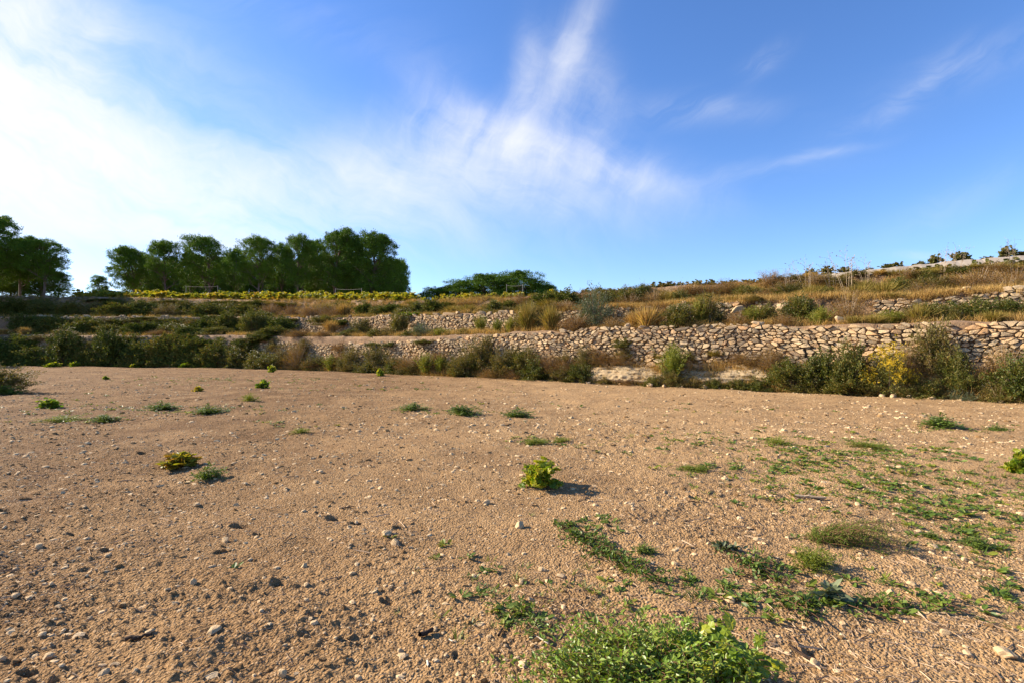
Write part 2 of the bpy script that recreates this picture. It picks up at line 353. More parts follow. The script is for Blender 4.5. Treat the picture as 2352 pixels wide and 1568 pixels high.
D0t = smooth_tab(cD); y1t, y2t, y3t = smooth_tab(y1), smooth_tab(y2), smooth_tab(y3)
def gz(x, y):
    """height of the tilled field"""
    x = np.asarray(x, float); y = np.asarray(y, float)
    r = np.hypot(x, y); near = np.clip(1.6 - r / 30, .25, 1)
    pt = np.clip(.75 + fbm(x * .45, y * .45, 3, 71) * 2.4 - x * .02, .3, 1.35) * near; near = near * 1.0
    z = fbm(x * .35, y * .35, 3, 1) * .10 + fbm(x * 1.6 + .6 * y, y * 2.2, 4, 4) * .085 * near
    z = z + fbm(x * 7, y * 9, 4, 9, .6) * .032 * pt
    cl = vnoise(x * 26, y * 26, 21); z = z + np.clip(cl - .5, 0, 1) * .026 * pt
    c2 = vnoise(x * 60, y * 60, 23); z = z + np.clip(c2 - .45, 0, 1) * .016 * pt
    # shallow tractor furrows running along the foot of the terraces
    q = (x * .50 + y * .87)
    z = z + np.sin(q * 2.2 + 3 * fbm(x * .2, y * .2, 2, 3)) * .026 * np.clip((r - 5) / 12, .15, 1)
    jx = fbm(x * 9, y * 9, 2, 51) * .09; jy = fbm(x * 9 + 7, y * 9, 2, 53) * .07
    for (hx, hy, hr, hd) in HOLES:
        ax, ay = (x - hx + jx) / (hr * 1.5), (y - hy + jy) / (hr * .8)
        d2 = ax ** 2 + ay ** 2; e = np.exp(-d2 ** 2.2)
        z = z - hd * e * (1 - .35 * np.tanh(ax * 2)) + .5 * hd * np.exp(-(((x - hx + hr * 1.7 + jx) / (hr * 1.2)) ** 2 + ((y - hy - hr * .6 + jy) / (hr * 1.3)) ** 2))
        z = z + e * fbm(x * 30, y * 30, 3, 55) * .035
    return z
def gp(xd, yd):
    """a point of the field seen at (xd, yd) in the 2352 px wide photograph"""
    D = CAMZ * 512 / (yd * K - 348); return ((xd * K - 512) / 512 * D, D)
HOLES = []
for hx, hy, w in ((762, 1186, 42), (552, 1199, 38), (595, 1221, 28), (509, 1257, 30), (250, 1262, 44), (640, 1333, 46), (10, 1174, 46), (68, 1142, 40),
                  (1181, 1128, 20), (917, 1207, 30), (820, 1199, 34), (892, 1368, 34), (858, 1074, 18), (1094, 1064, 16), (1058, 1499, 36),
                  (730, 1172, 30), (1408, 1212, 24), (1600, 1140, 30), (945, 1068, 18), (60, 1545, 60), (318, 1470, 34), (165, 1215, 30), (1850, 1492, 34), (1175, 1330, 24), (330, 1040, 26)):
    a, b = gp(hx, hy); r = w * K / 512 * b / 2
    HOLES.append((a, b, r * .5, min(.06, r * .7)))

DW = (1.0, .45, 3.2, .35, 3.4, 2.2)      # run of: bank, wall batter, terrace, wall, terrace, upper bank
def prof(xd):
    """arrays of depth and height of the eight profile points for photograph column xd"""
    xd = np.asarray(xd, float)
    D0 = np.interp(xd, xt, D0t); k = np.clip(D0 / 26, .9, 1.5)
    D = [D0]
    for w in DW: D.append(D[-1] + w * k)
    D.append(D[-1] + 14); D.append(D[-1] + 400)
    zz = lambda yt, d: CAMZ + (348 - np.interp(xd, xt, yt) * K) * d / 512
    z1 = zz(y1t, D[2]); z2 = zz(y2t, D[4]); z3 = zz(y3t, D[6])
    bank = np.interp(xd, [0, 700, 1250, 1360, 1760, 1900, 2352], [.35, .5, .8, 1.0, 1.0, .85, .85])
    Z = [D0 * 0 - .08, bank, z1, z1 + .15, z2, z2 + .25, z3, z3 + .1, z3 + .1]
    return np.stack(D), np.stack(Z)
SK = np.array([0, 1, 2, 3, 4, 5, 6, 7, 8], float)
def hill(xd, s, rough=True):
    """hillside surface point, column xd and level s"""
    xd = np.atleast_1d(np.asarray(xd, float)); s = np.atleast_1d(np.asarray(s, float)); xd, s = np.broadcast_arrays(xd, s)
    D, Z = prof(xd.ravel()); sf = s.ravel(); i = np.clip(np.floor(sf).astype(int), 0, 7); f = sf - i; ar = np.arange(len(sf))
    d = D[i, ar] * (1 - f) + D[i + 1, ar] * f; z = Z[i, ar] * (1 - f) + Z[i + 1, ar] * f
    X = (xd.ravel() * K - 512) / 512 * d
    if rough:
        w = np.clip(sf * 2, 0, 1) * np.clip((8 - sf), 0, 1)
        nz = fbm(X * .8 + 5, d * .8, 4, 31); n2 = fbm(X * 2.2, z * 2.2 + d, 4, 41)
        z = z + nz * .30 * w * np.where((sf > 2.1) & (sf < 7.5), 1, .3); d = d + n2 * .35 * w
        # the upper wall is broken down: slumps between its pieces
        sl = np.clip(fbm(X * .35, X * .1, 2, 61) * 3, 0, 1) * np.exp(-((sf - 3.7) / .5) ** 2)
        z = z - sl * .25
    return np.stack([X, d, z], -1)
def H1(xd, s): return hill(xd, s)[0]

# field: one sheet from under the camera to the horizon
def build_ground():
    a = np.concatenate([np.linspace(-180, -56, 26)[:-1], np.linspace(-56, 56, 860), np.linspace(56, 180, 26)[1:]])
    a = np.radians(a); r = np.concatenate([[0.0, .5, 1.0, 1.4], np.geomspace(1.7, 62, 860), np.geomspace(70, 5000, 20)])
    A, Rr = np.meshgrid(a, r, indexing='ij'); X = Rr * np.sin(A); Y = Rr * np.cos(A)
    Z = gz(X, Y) * np.clip((140 - Rr) / 70, 0, 1)
    V = np.stack([X, Y, Z], -1).reshape(-1, 3); n, m = len(a), len(r)
    i, j = np.meshgrid(np.arange(n - 1), np.arange(m - 1), indexing='ij'); q = i * m + j
    F = np.stack([q, q + m, q + m + 1, q + 1], -1).reshape(-1, 4)[:, ::-1]
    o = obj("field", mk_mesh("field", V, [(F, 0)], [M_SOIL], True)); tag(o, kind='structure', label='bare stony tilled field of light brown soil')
build_ground()
def build_hill():
    xs = np.linspace(-880, 3080, 1100)
    ss = np.concatenate([np.linspace(0, 1, 12)[:-1], np.linspace(1, 2, 10)[:-1], np.linspace(2, 3, 14)[:-1], np.linspace(3, 4, 12)[:-1],
                         np.linspace(4, 5, 14)[:-1], np.linspace(5, 6, 14)[:-1], np.linspace(6, 7, 12)[:-1], np.linspace(7, 8, 6)])
    XX, S = np.meshgrid(xs, ss, indexing='ij'); V = hill(XX, S); n, m = len(xs), len(ss)
    # behind the stone facings the ground steps back a little
    i, j = np.meshgrid(np.arange(n - 1), np.arange(m - 1), indexing='ij'); q = i * m + j
    F = np.stack([q, q + m, q + m + 1, q + 1], -1).reshape(-1, 4)
    o = obj("terraced_hillside", mk_mesh("terraced_hillside", V, [(F, 0)], [M_BANK], True))
    tag(o, kind='structure', label='brown earth terraces stepping up behind the field')
build_hill()

# ---------------------------------------------------------------- dry stone walls
def clip_poly(poly, mx, my, nx, ny):
    out = []; n = len(poly)
    d = [(p[0] - mx) * nx + (p[1] - my) * ny for p in poly]
    for i in range(n):
        a, b = poly[i], poly[(i + 1) % n]; da, db = d[i], d[(i + 1) % n]
        if da <= 0: out.append(a)
        if (da < 0 < db) or (db < 0 < da):
            f = da / (da - db); out.append((a[0] + (b[0] - a[0]) * f, a[1] + (b[1] - a[1]) * f))
    return out
def stone_wall(label, x0, x1, sa, sb, seed, sw=.30, sh=.14, top_noise=.08, foot=0.0, extra=0.0, height=None):
    rng = random.Random(seed); nr = np.random.RandomState(seed)
    xs = np.linspace(x0, x1, 300); A = hill(xs, sa, False); B = hill(xs, sb, False)
    if height:
        d = nrm(B - A); A = B - d * height
    dl = np.concatenate([[0], np.cumsum(np.hypot(*(np.diff(B[:, :2], axis=0).T)))]); L = dl[-1]
    tan = nrm(np.stack([np.interp(np.linspace(0, L, 300), dl, B[:, k]) for k in range(3)], -1))
    hh = np.linalg.norm(B - A, axis=1)
    AN = 1.9 * sh / .14 * .14 / sh
    seeds = []; row = 0; y = -sh * .5; hmax = hh.max() + .1
    while y < hmax:
        x = -rng.random() * sw; k = .6 + .8 * rng.random()
        while x < L + sw:
            w = sw * (.35 + rng.random() ** 1.7 * 1.6) * k
            seeds.append((x + w / 2, y + rng.uniform(-.5, .5) * sh)); x += w
        y += sh * rng.uniform(.65, 1.35)
    grid = {}; cs = sw * 1.3; wt = [rng.choice((-.30, -.12, 0, .12, .30)) for _ in seeds]
    # tilt: a smooth warp of the wall plane
    def wy(x, y): return y
    for i, (x, y) in enumerate(seeds): grid.setdefault((int(x // cs), int(y // (cs / 2))), []).append(i)
    acc = Acc(); rings = []
    for i, (x, y) in enumerate(seeds):
        g0, g1 = int(x // cs), int(y // (cs / 2)); tilt = .34 * math.sin(x * .9 + 2 * math.sin(y * 1.5 + x * .23) + seed) + .30 * math.sin(x * 3.1 + y * 5 + seed)
        poly = [(-sw * 1.2, -sh * 1.6), (sw * 1.2, -sh * 1.6), (sw * 1.2, sh * 1.6), (-sw * 1.2, sh * 1.6)]
        for a in (-1, 0, 1):
            for b in (-2, -1, 0, 1, 2):
                for j in grid.get((g0 + a, g1 + b), ()):
                    if j == i: continue
                    dx, dy = seeds[j][0] - x, seeds[j][1] - y
                    if abs(dx) > sw * 2.4 or abs(dy) > sh * 3.2: continue
                    # anisotropic metric, turned a little from place to place
                    dys = (dy - dx * tilt * .55); nx, ny = dx - tilt * .55 * dys * AN * AN, dys * AN * AN
                    f_ = .5 + (wt[i] - wt[j]) * .55; poly = clip_poly(poly, dx * f_, dy * f_, nx, ny)
                    if len(poly) < 3: break
        if len(poly) < 3: continue
        hloc = np.interp(x, np.linspace(0, L, 300), hh)
        ht = hloc + (vnoise(x * 1.4, seed) - .5) * 2 * top_noise + (vnoise(x * .25, seed + 5) - .5) * extra
        if y > ht or x < 0 or x > L: continue
        P = np.array(poly); c = P.mean(0); P = P - c
        sz = np.abs(P).max(0)
        if min(sz) < .018: continue
        # round the corners twice
        for _ in range(1):
            Q = np.roll(P, -1, 0); P = np.stack([P * .84 + Q * .16, P * .16 + Q * .84], 1).reshape(-1, 2)
        g = 1 - .009 / max(min(sz), .02); P = P * max(g, .55)
        k = 12
        ang = np.arctan2(P[:, 1] * AN, P[:, 0]); o = np.argsort(ang); P = P[o]
        ii = np.linspace(0, len(P), k, endpoint=False); P = np.stack([np.interp(ii, np.arange(len(P) + 1), np.append(P[:, q], P[0, q])) for q in range(2)], -1)
        P *= (1 + nr.uniform(-.11, .05, (k, 1)))
        dep = rng.uniform(.02, .12); bl = min(sz) * .5; sl = nr.uniform(-.7, .7, 2)
        ring = []
        for (sc, dd) in ((.92, -.12), (1.0, dep - bl * .9), (.94, dep - bl * .22), (.80, dep + bl * .0)):
            q = P * sc; ring.append(np.column_stack([q, dd + q @ sl * .5 + nr.uniform(-.011, .011, k)]))
        ring.append(np.array([[nr.uniform(-.01, .01), nr.uniform(-.01, .01), dep + bl * .08]]))
        rv = np.concatenate(ring); rv[:, 0] += c[0] + x; rv[:, 1] += c[1] + y
        F4 = [(r * k + j, r * k + (j + 1) % k, (r + 1) * k + (j + 1) % k, (r + 1) * k + j) for r in range(3) for j in range(k)]
        F3 = [(3 * k + j, 3 * k + (j + 1) % k, 4 * k) for j in range(k)]
        acc.add(rv, [(np.array(F4), 0), (np.array(F3), 0)])
    V = np.concatenate(acc.V); t = np.clip(V[:, 0], 0, L)
    it = lambda M: np.stack([np.interp(t, dl, M[:, k]) for k in range(3)], -1)
    a, b = it(A), it(B); h = np.linalg.norm(b - a, axis=1, keepdims=True)
    tg = np.gradient(B, axis=0); tg[:, 2] = 0; tg = nrm(tg); nn = np.stack([tg[:, 1], -tg[:, 0], tg[:, 0] * 0], -1)
    nn *= np.sign((nn * -B).sum(1, keepdims=True)); n3 = it(nn)
    W = a + (b - a) / h * V[:, 1:2] + n3 * (V[:, 2:3] + .10)
    acc.V = [W]
    bx = np.linspace(0, L, 400); itb = lambda M: np.stack([np.interp(bx, dl, M[:, k]) for k in range(3)], -1)
    lo, hi, nb = itb(A), itb(B), itb(nn)
    hi = hi - (hi - lo) * .09; lo = lo - np.array([0, 0, .3])
    Bv = np.concatenate([lo + nb * .06, hi + nb * .06, hi - nb * .5]); m = len(bx); q = np.arange(m - 1)
    F = np.concatenate([np.stack([q, q + 1, q + 1 + m, q + m], -1), np.stack([q + m, q + m + 1, q + 2 * m + 1, q + 2 * m], -1)])
    acc.n = len(W)
    acc.add(Bv, [(F, 1)])
    o = obj("dry_stone_wall", acc.mesh("dry_stone_wall", [M_WALL, M_BANK], False))
    tag(o, label, 'stone wall'); return o
stone_wall('long tan dry stone retaining wall above the foot of the field', -300, 2700, 1, 2, 3, .33, .108, .05)
stone_wall('grey shaded dry stone wall of the middle terrace, below the pine grove', 60, 830, 3, 4, 11, .34, .12, .1, height=1.15)
stone_wall('intact sunlit section of upper dry stone wall below the low distant pines', 846, 1218, 3, 4, 12, .28, .11, .06, height=1.25)
stone_wall('short remnant of upper stone wall left of the grey-green bush', 1285, 1335, 3.2, 4, 13, .28, .10, .15, height=.8)
stone_wall('dark collapsed piece of upper stone wall right of the grey-green bush', 1385, 1452, 3.2, 4, 14, .28, .09, .15, height=1.2, extra=.4)
stone_wall('small flat-stoned piece of upper wall between two dry bushes', 1530, 1590, 3.2, 4, 15, .3, .09, .12, height=.7)
stone_wall('broken upper wall stub beside yellowish bush', 1640, 1700, 3.2, 4, 18, .3, .11, .2, height=.8, extra=.4)
stone_wall('crumbling upper stone wall around a dark green bush', 1735, 1862, 3.2, 4, 16, .3, .11, .2, height=1.15, extra=.5)
stone_wall('upper rubble stone wall running to the right edge', 2005, 2640, 3.1, 4, 17, .32, .105, .15, height=1.0, extra=.25)

# pale bedrock under the long wall
def ledge(label, x0, x1, s0, s1, seed, out=.35):
    n, m = 260, 30; xs = np.linspace(x0, x1, n); ss = np.linspace(s0, s1, m)
    XX, S = np.meshgrid(xs, ss, indexing='ij'); V = hill(XX, S, False).reshape(n, m, 3); v = (S - s0) / (s1 - s0)
    e = np.clip(np.minimum((XX - x0), (x1 - XX)) / 25, 0, 1)
    st = fbm(V[..., 0] * 1.2 + V[..., 1], V[..., 2] * 9, 4, seed); big = fbm(V[..., 0] * .9, V[..., 2] * 1.5, 3, seed + 4)
    V[..., 1] -= (out * np.sin(np.clip(v * 1.12, 0, 1) * math.pi) ** .5 + st * .34 + big * .6 + fbm(V[..., 0] * 5, V[..., 2] * 9 + V[..., 1], 4, seed + 9) * .22) * e ** .5 - .25 * (1 - e)
    V[..., 2] += st * .07 + .02 - v ** 2 * np.clip(fbm(V[..., 0] * .8 + 3, V[..., 1], 3, seed + 2) + .15, 0, 1) * .9
    i, j = np.meshgrid(np.arange(n - 1), np.arange(m - 1), indexing='ij'); q = i * m + j
    F = np.stack([q, q + m, q + m + 1, q + 1], -1).reshape(-1, 4)
    o = obj("rock_ledge", mk_mesh("rock_ledge", V.reshape(-1, 3), [(F, 0)], [M_LEDGE], True)); tag(o, label, 'rock ledge')
ledge('long cream bedrock ledge exposed below the stone wall', 1345, 1775, .12, 1.02, 5, .45)
ledge('pale bedrock patch behind the yellow flowering bush', 1965, 2240, .2, .9, 6, .25)
ledge('greyish bedrock patch near the right edge', 2235, 2420, .15, .9, 7, .2)
ledge('small pale bedrock outcrop at the field edge below the broken wall end', 780, 850, .02, .3, 8, .2)

# concrete strips on the skyline
def strip(name, label, x0, x1, s, top, hgt, mat, thick=.25):
    xs = np.linspace(x0, x1, 60); P = hill(xs, s, False); zt = CAMZ + (348 - np.interp(xs, *top) * K) * P[:, 1] / 512
    zt += (np.random.RandomState(3).rand(60) - .5) * .10
    a = P.copy(); a[:, 2] = zt - hgt; b = P + [0, .8, 0]; b[:, 2] = zt; c = b + [0, thick, 0]; d = a + [0, thick, 0]
    V = np.concatenate([a, b, c, d]); m = 60; q = np.arange(m - 1); F = np.concatenate([np.stack([q + k * m, q + 1 + k * m, q + 1 + (k + 1) % 4 * m, q + (k + 1) % 4 * m], -1) for k in range(4)])
    o = obj(name, mk_mesh(name, V, [(F, 0), ([(0, m, 2 * m, 3 * m), (m - 1, 2 * m - 1, 3 * m - 1, 4 * m - 1)], 0)], [mat])); tag(o, label, 'concrete wall')
strip("concrete_wall", 'pale concrete wall along the hilltop at right, vines behind it', 1770, 2640, 6.25, ([1770, 1870, 2066, 2352, 2640], [640, 630, 609, 582, 562]), 1.1, M_CONC)
strip("concrete_wall", 'thin low grey concrete wall right of the pine grove', 945, 1215, 6.1, ([945, 1100, 1215], [689, 689, 687]), .5, M_CONC)

# ---------------------------------------------------------------- plant builders
def stems_mesh(name, dirs, lens, droop, rad, mat, seg=4, bow=0.0):
    acc = Acc()
    for d, l in zip(dirs, lens):
        f = np.linspace(0, 1, seg + 1)[:, None]; p = d[None] * l * f; p[:, 2:3] = p[:, 2:3] - droop * (f ** 2) * l * .5 + bow * np.sin(f * math.pi) * l
        acc.add(*tube(p, rad * (1 - .75 * f[:, 0]), 3))
    return acc.mesh(name, [mat])
def bush(name, seed, leafmat, stemmat, n=5000, nst=60, L=.045, W=.5, spread=.16, droop=.25, up=.3, lump=.35, fmin=.35, tmpl=T_LEAF, srad=.007, twigs=6, flower=None, low=.02):
    r = np.random.RandomState(seed)
    th = r.rand(nst) * 2 * math.pi; el = np.arcsin(low + (1 - low) * r.rand(nst) ** .8)
    U = np.stack([np.cos(th) * np.cos(el) * .5, np.sin(th) * np.cos(el) * .5, np.sin(el)], -1)
    lum = 1 - lump * r.rand(nst); U = U * lum[:, None]
    lens = np.linalg.norm(U, axis=1); dirs = U / lens[:, None]
    i = r.randint(0, nst, n); f = fmin + (1 - fmin) * r.rand(n) ** .6
    tw = nrm(r.normal(size=(nst, twigs, 3))) * [1, 1, .8]; tk = r.randint(0, twigs, n); tf = (tk + 1) / twigs
    f2 = np.clip(.3 * f + .7 * (fmin + (1 - fmin) * tf) + r.normal(size=n) * .04, fmin * .8, 1.05)
    P = U[i] * f2[:, None]; P[:, 2] -= droop * f2 ** 2 * lens[i] * .5
    g = r.rand(n) ** .7; P = P + tw[i, tk] * (g * spread)[:, None] + r.normal(size=(n, 3)) * spread * .13
    P[:, 2] = np.maximum(P[:, 2], .01 + r.rand(n) * .02)
    Dr = nrm(dirs[i] * .5 + tw[i, tk] * .7 + r.normal(size=(n, 3)) * .6 + [0, 0, up])
    N = nrm(r.normal(size=(n, 3)) * .8 + [0, 0, .8]); ll = L * r.uniform(.6, 1.3, n)
    V, F = place(P, Dr, N, ll, tmpl[0], tmpl[1], ll * W)
    out = [('foliage', mk_mesh(name + "_foliage", V, F, [leafmat]))]
    out.append(('stems', stems_mesh(name + "_stems", dirs, lens, droop, srad, stemmat)))
    if flower:
        k = flower[1]; kk = r.randint(0, nst, k); P = U[kk] * r.uniform(.93, 1.12, (k, 1)); P[:, 2] -= droop * lens[kk] * .4
        P = P + r.normal(size=(k, 3)) * .04; P = P[P[:, 2] > .25]; k = len(P); PP = np.repeat(P, 9, 0) + r.normal(size=(k * 9, 3)) * .012
        V, F = place(PP, r.normal(size=(k * 9, 3)), r.normal(size=(k * 9, 3)), r.uniform(.010, .018, k * 9), T_LEAF[0], T_LEAF[1])
        out.append(('flowers', mk_mesh(name + "_flowers", V, F, [flower[0]])))
    return out
def blades(r, n, R0, H, lean, L, W, bend=.3):
    """positions fanning from the base"""
    th = r.rand(n) * 6.283; rr = R0 * np.sqrt(r.rand(n)); P = np.stack([rr * np.cos(th), rr * np.sin(th), rr * 0], -1)
    th2 = th + r.normal(size=n) * .7; ln = np.abs(r.normal(size=n)) * lean
    D = nrm(np.stack([np.cos(th2) * ln, np.sin(th2) * ln, np.ones(n)], -1)); return P, D
def tussock(name, seed, mat, n=700, W=.012, lean=.38, R0=.14, split=True):
    r = np.random.RandomState(seed); P, D = blades(r, n, R0, 1, lean, 1, W)
    ll = r.uniform(.45, 1.0, n); ww = W * r.uniform(.6, 1.4, n); side = nrm(np.cross(D, r.normal(size=(n, 3))))
    out = nrm(D * [1, 1, 0] + 1e-4); g = .35 * ll[:, None] * np.linalg.norm(D[:, :2], axis=1)[:, None]
    b0 = P - side * ww[:, None]; b1 = P + side * ww[:, None]; m = P + D * ll[:, None] * .55
    m0 = m - side * ww[:, None] * .8; m1 = m + side * ww[:, None] * .8; tip = P + D * ll[:, None] + out * g - [0, 0, 1] * g * .5
    V = np.stack([b0, b1, m1, m0, tip], 1).reshape(-1, 3); V[:, 2] = np.maximum(V[:, 2], 0); o = (np.arange(n) * 5)[:, None]
    return [('blades', mk_mesh(name, V, [(o + [0, 1, 2, 3], 0), (o + [3, 2, 4], 0)], [mat]))]
def broom(name, seed, mat, stemmat, nst=90, per=34, lean=.3, W=.0045, L=.13):
    """upright plant of fine feathery strands"""
    r = np.random.RandomState(seed); P, D = blades(r, nst, .07, 1, lean, 1, W); ll = r.uniform(.55, 1, nst)
    i = np.repeat(np.arange(nst), per); f = r.uniform(.12, 1, nst * per)
    Q = P[i] + D[i] * (ll[i] * f)[:, None]; Dd = nrm(D[i] + r.normal(size=(len(i), 3)) * .55)
    V, F = place(Q, Dd, r.normal(size=(len(i), 3)), L * (1.1 - .5 * f) * r.uniform(.6, 1.2, len(i)), T_LEAF[0], T_LEAF[1], np.full(len(i), W * 3))
    return [('foliage', mk_mesh(name, V, F, [mat])), ('stems', stems_mesh(name + "_stems", D, ll, 0, .005, stemmat))]
def stalks(name, seed, mat, nst=6, lean=.3, rad=.0035):
    r = np.random.RandomState(seed); acc = Acc(); P, D = blades(r, nst, .05, 1, lean, 1, 1)
    for p, d in zip(P, D):
        l = r.uniform(.6, 1.0); f = np.linspace(0, 1, 6)[:, None]; c = p + d * l * f + np.array([d[0], d[1], 0]) * .3 * f ** 2
        acc.add(*tube(c, rad * (1 - .7 * f[:, 0]), 3))
        for k in range(7):
            ff = r.uniform(.45, 1); b = p + d * l * ff + np.array([d[0], d[1], 0]) * .3 * ff ** 2; dd = nrm(d + r.normal(size=3) * .45); e = b + dd * r.uniform(.05, .16)
            acc.add(*tube([b, (b + e) / 2 + [0, 0, .005], e], [rad * .5, rad * .4, rad * .2], 3))
            V, F = place([e] * 3, r.normal(size=(3, 3)), r.normal(size=(3, 3)), [.016] * 3, *T_LEAF); acc.add(V, F)
    return [('stalk', acc.mesh(name, [mat]))]

def norm_parts(parts, top=True):
    me = parts[0][1] if parts[0][0] != 'trunk' else parts[1][1]
    co = np.empty(len(me.vertices) * 3, np.float32); me.vertices.foreach_get('co', co); co = co.reshape(-1, 3)
    lo = np.percentile(co, 1.5, 0); hi = np.percentile(co, 98.5, 0); ext = max(hi[0] - lo[0], hi[1] - lo[1]); k = np.array([1 / ext, 1 / ext, 1 / hi[2]])
    sh = np.array([(lo[0] + hi[0]) / 2, (lo[1] + hi[1]) / 2, 0]) * (parts[0][0] != 'trunk')
    for _, m in parts:
        c = np.empty(len(m.vertices) * 3, np.float32); m.vertices.foreach_get('co', c); c = (c.reshape(-1, 3) - sh) * k
        m.vertices.foreach_set('co', c.astype(np.float32).ravel()); m.update()
    return parts
def proto(kind, seeds, fn): PROTO[kind] = [norm_parts(fn(s)) for s in seeds]
PROTO = {}
proto('bramble', (1, 2, 3), lambda s: bush('bramble', s, L_BRAMBLE, M_BARK, 9000, 70, .048, .62, .15, .35, .2, .38))
proto('shrub', (11, 12, 13), lambda s: bush('shrub', s, L_OLIVE, M_DEAD, 8500, 85, .034, .5, .13, .12, .35, .45))
proto('green', (21, 22, 23), lambda s: bush('green', s, L_GREEN, M_BARK, 8500, 70, .040, .55, .13, .18, .35, .42))
proto('dry', (31, 32, 33), lambda s: bush('dry', s, L_DRY, M_DEAD, 6500, 150, .034, .28, .12, .1, .5, .4, .15, srad=.005))
proto('olive', (41,), lambda s: bush('olive', s, L_GREY, M_DEAD, 7500, 80, .042, .3, .12, .05, .6, .35))
proto('flower', (51,), lambda s: bush('flower', s, L_GREEN, M_BARK, 7500, 75, .036, .35, .12, .1, .4, .35, flower=(L_FLOWER, 800)))
proto('straw', (61, 62), lambda s: tussock('straw', s, L_STRAW))
proto('drygreen', (63, 64), lambda s: tussock('drygreen', s, leaf_mat('mixed_grass', [(0.096, 0.104, 0.024), (0.160, 0.144, 0.040), (0.240, 0.176, 0.072), (0.104, 0.120, 0.024)], .25, .7, .1, 2), 750, .013, .5, .2))
proto('broom', (71, 72), lambda s: broom('broom', s, L_BROOM, L_BROOM))
proto('stalks', (81, 82, 83), lambda s: stalks('stalks', s, M_DEAD))
proto('leafy', (91, 92), lambda s: bush('leafy', s, L_VINE, M_BARK, 900, 26, .13, .95, .16, .2, .3, .3, tmpl=T_VINE))

NAMES = dict(bramble=('bramble_bush', 'bush', 'dark green bramble mound', 'bramble mounds on the terraces'),
             shrub=('wild_shrub', 'shrub', 'olive-brown twiggy shrub', 'olive-brown shrubs on the terraces'),
             green=('green_shrub', 'shrub', 'green leafy shrub', 'green shrubs on the terraces'),
             dry=('dry_shrub', 'shrub', 'brown dried-out shrub', 'dried-out shrubs on the terraces'),
             olive=('olive_shrub', 'shrub', 'pale grey-green olive bush', None),
             flower=('flowering_shrub', 'shrub', 'green shrub covered in yellow flowers', None),
             straw=('grass_tussock', 'grass tussock', 'straw-coloured dry grass tussock', 'dry grass tussocks'),
             drygreen=('grass_tussock', 'grass tussock', 'yellow-green wild grass clump', 'yellow-green grass clumps'),
             broom=('broom_shrub', 'shrub', 'upright feathery light green shrub', 'feathery upright shrubs'),
             stalks=('dead_stalks', 'dead plant', 'tall thin leafless dead stalks', 'tall dead stalks on the hilltop'),
             leafy=('grape_vine', 'vine', 'bright green broad-leaved vine', 'bright vines along the terraces'))
def put_proto(name, parts, loc, scale, rz, tilt=(0, 0)):
    t = thing(name, loc); t.rotation_euler = (tilt[0], tilt[1], rz); t.scale = scale
    for pn, me in parts: obj(pn, me, t)
    return t
RNG = random.Random(7)
PLANTS = []
def plant(kind, xd, s, ytop, w, note=None):
    """plant of kind at column xd, level s, reaching up to row ytop, w wide (photograph pixels)"""
    p = H1(xd, s); D = p[1]; h = CAMZ + (348 - ytop * K) * D / 512 - p[2]; h = max(h * ((.88 if xd > 700 else .95) if s < .6 else 1), .25); wm = w * K / 512 * D
    # the front of the plant comes nearer than its middle
    parts = RNG.choice(PROTO[kind])
    wm *= 1.12 if xd < 700 else 1.0; dp = min(wm, 1.5) if kind not in ('broom', 'straw', 'drygreen', 'stalks') else wm
    if kind in ('straw', 'drygreen'): wm = dp = max(wm * .75, h * .6)
    if kind == 'broom': wm = dp = max(wm * 1.0, h * .55)
    if kind == 'stalks': wm = dp = max(wm * 1.2, h * .5)
    t = put_proto(NAMES[kind][0], parts, (p[0], p[1], p[2] - .05), (wm, dp, h + .05), RNG.uniform(-.5, .5) + RNG.choice((0, 1, 2, 3)) * math.pi / 2 if abs(wm - dp) < .05 else RNG.uniform(-.3, .3) + RNG.choice((0, math.pi)))
    PLANTS.append([t, kind, xd, s, wm, note]); return t
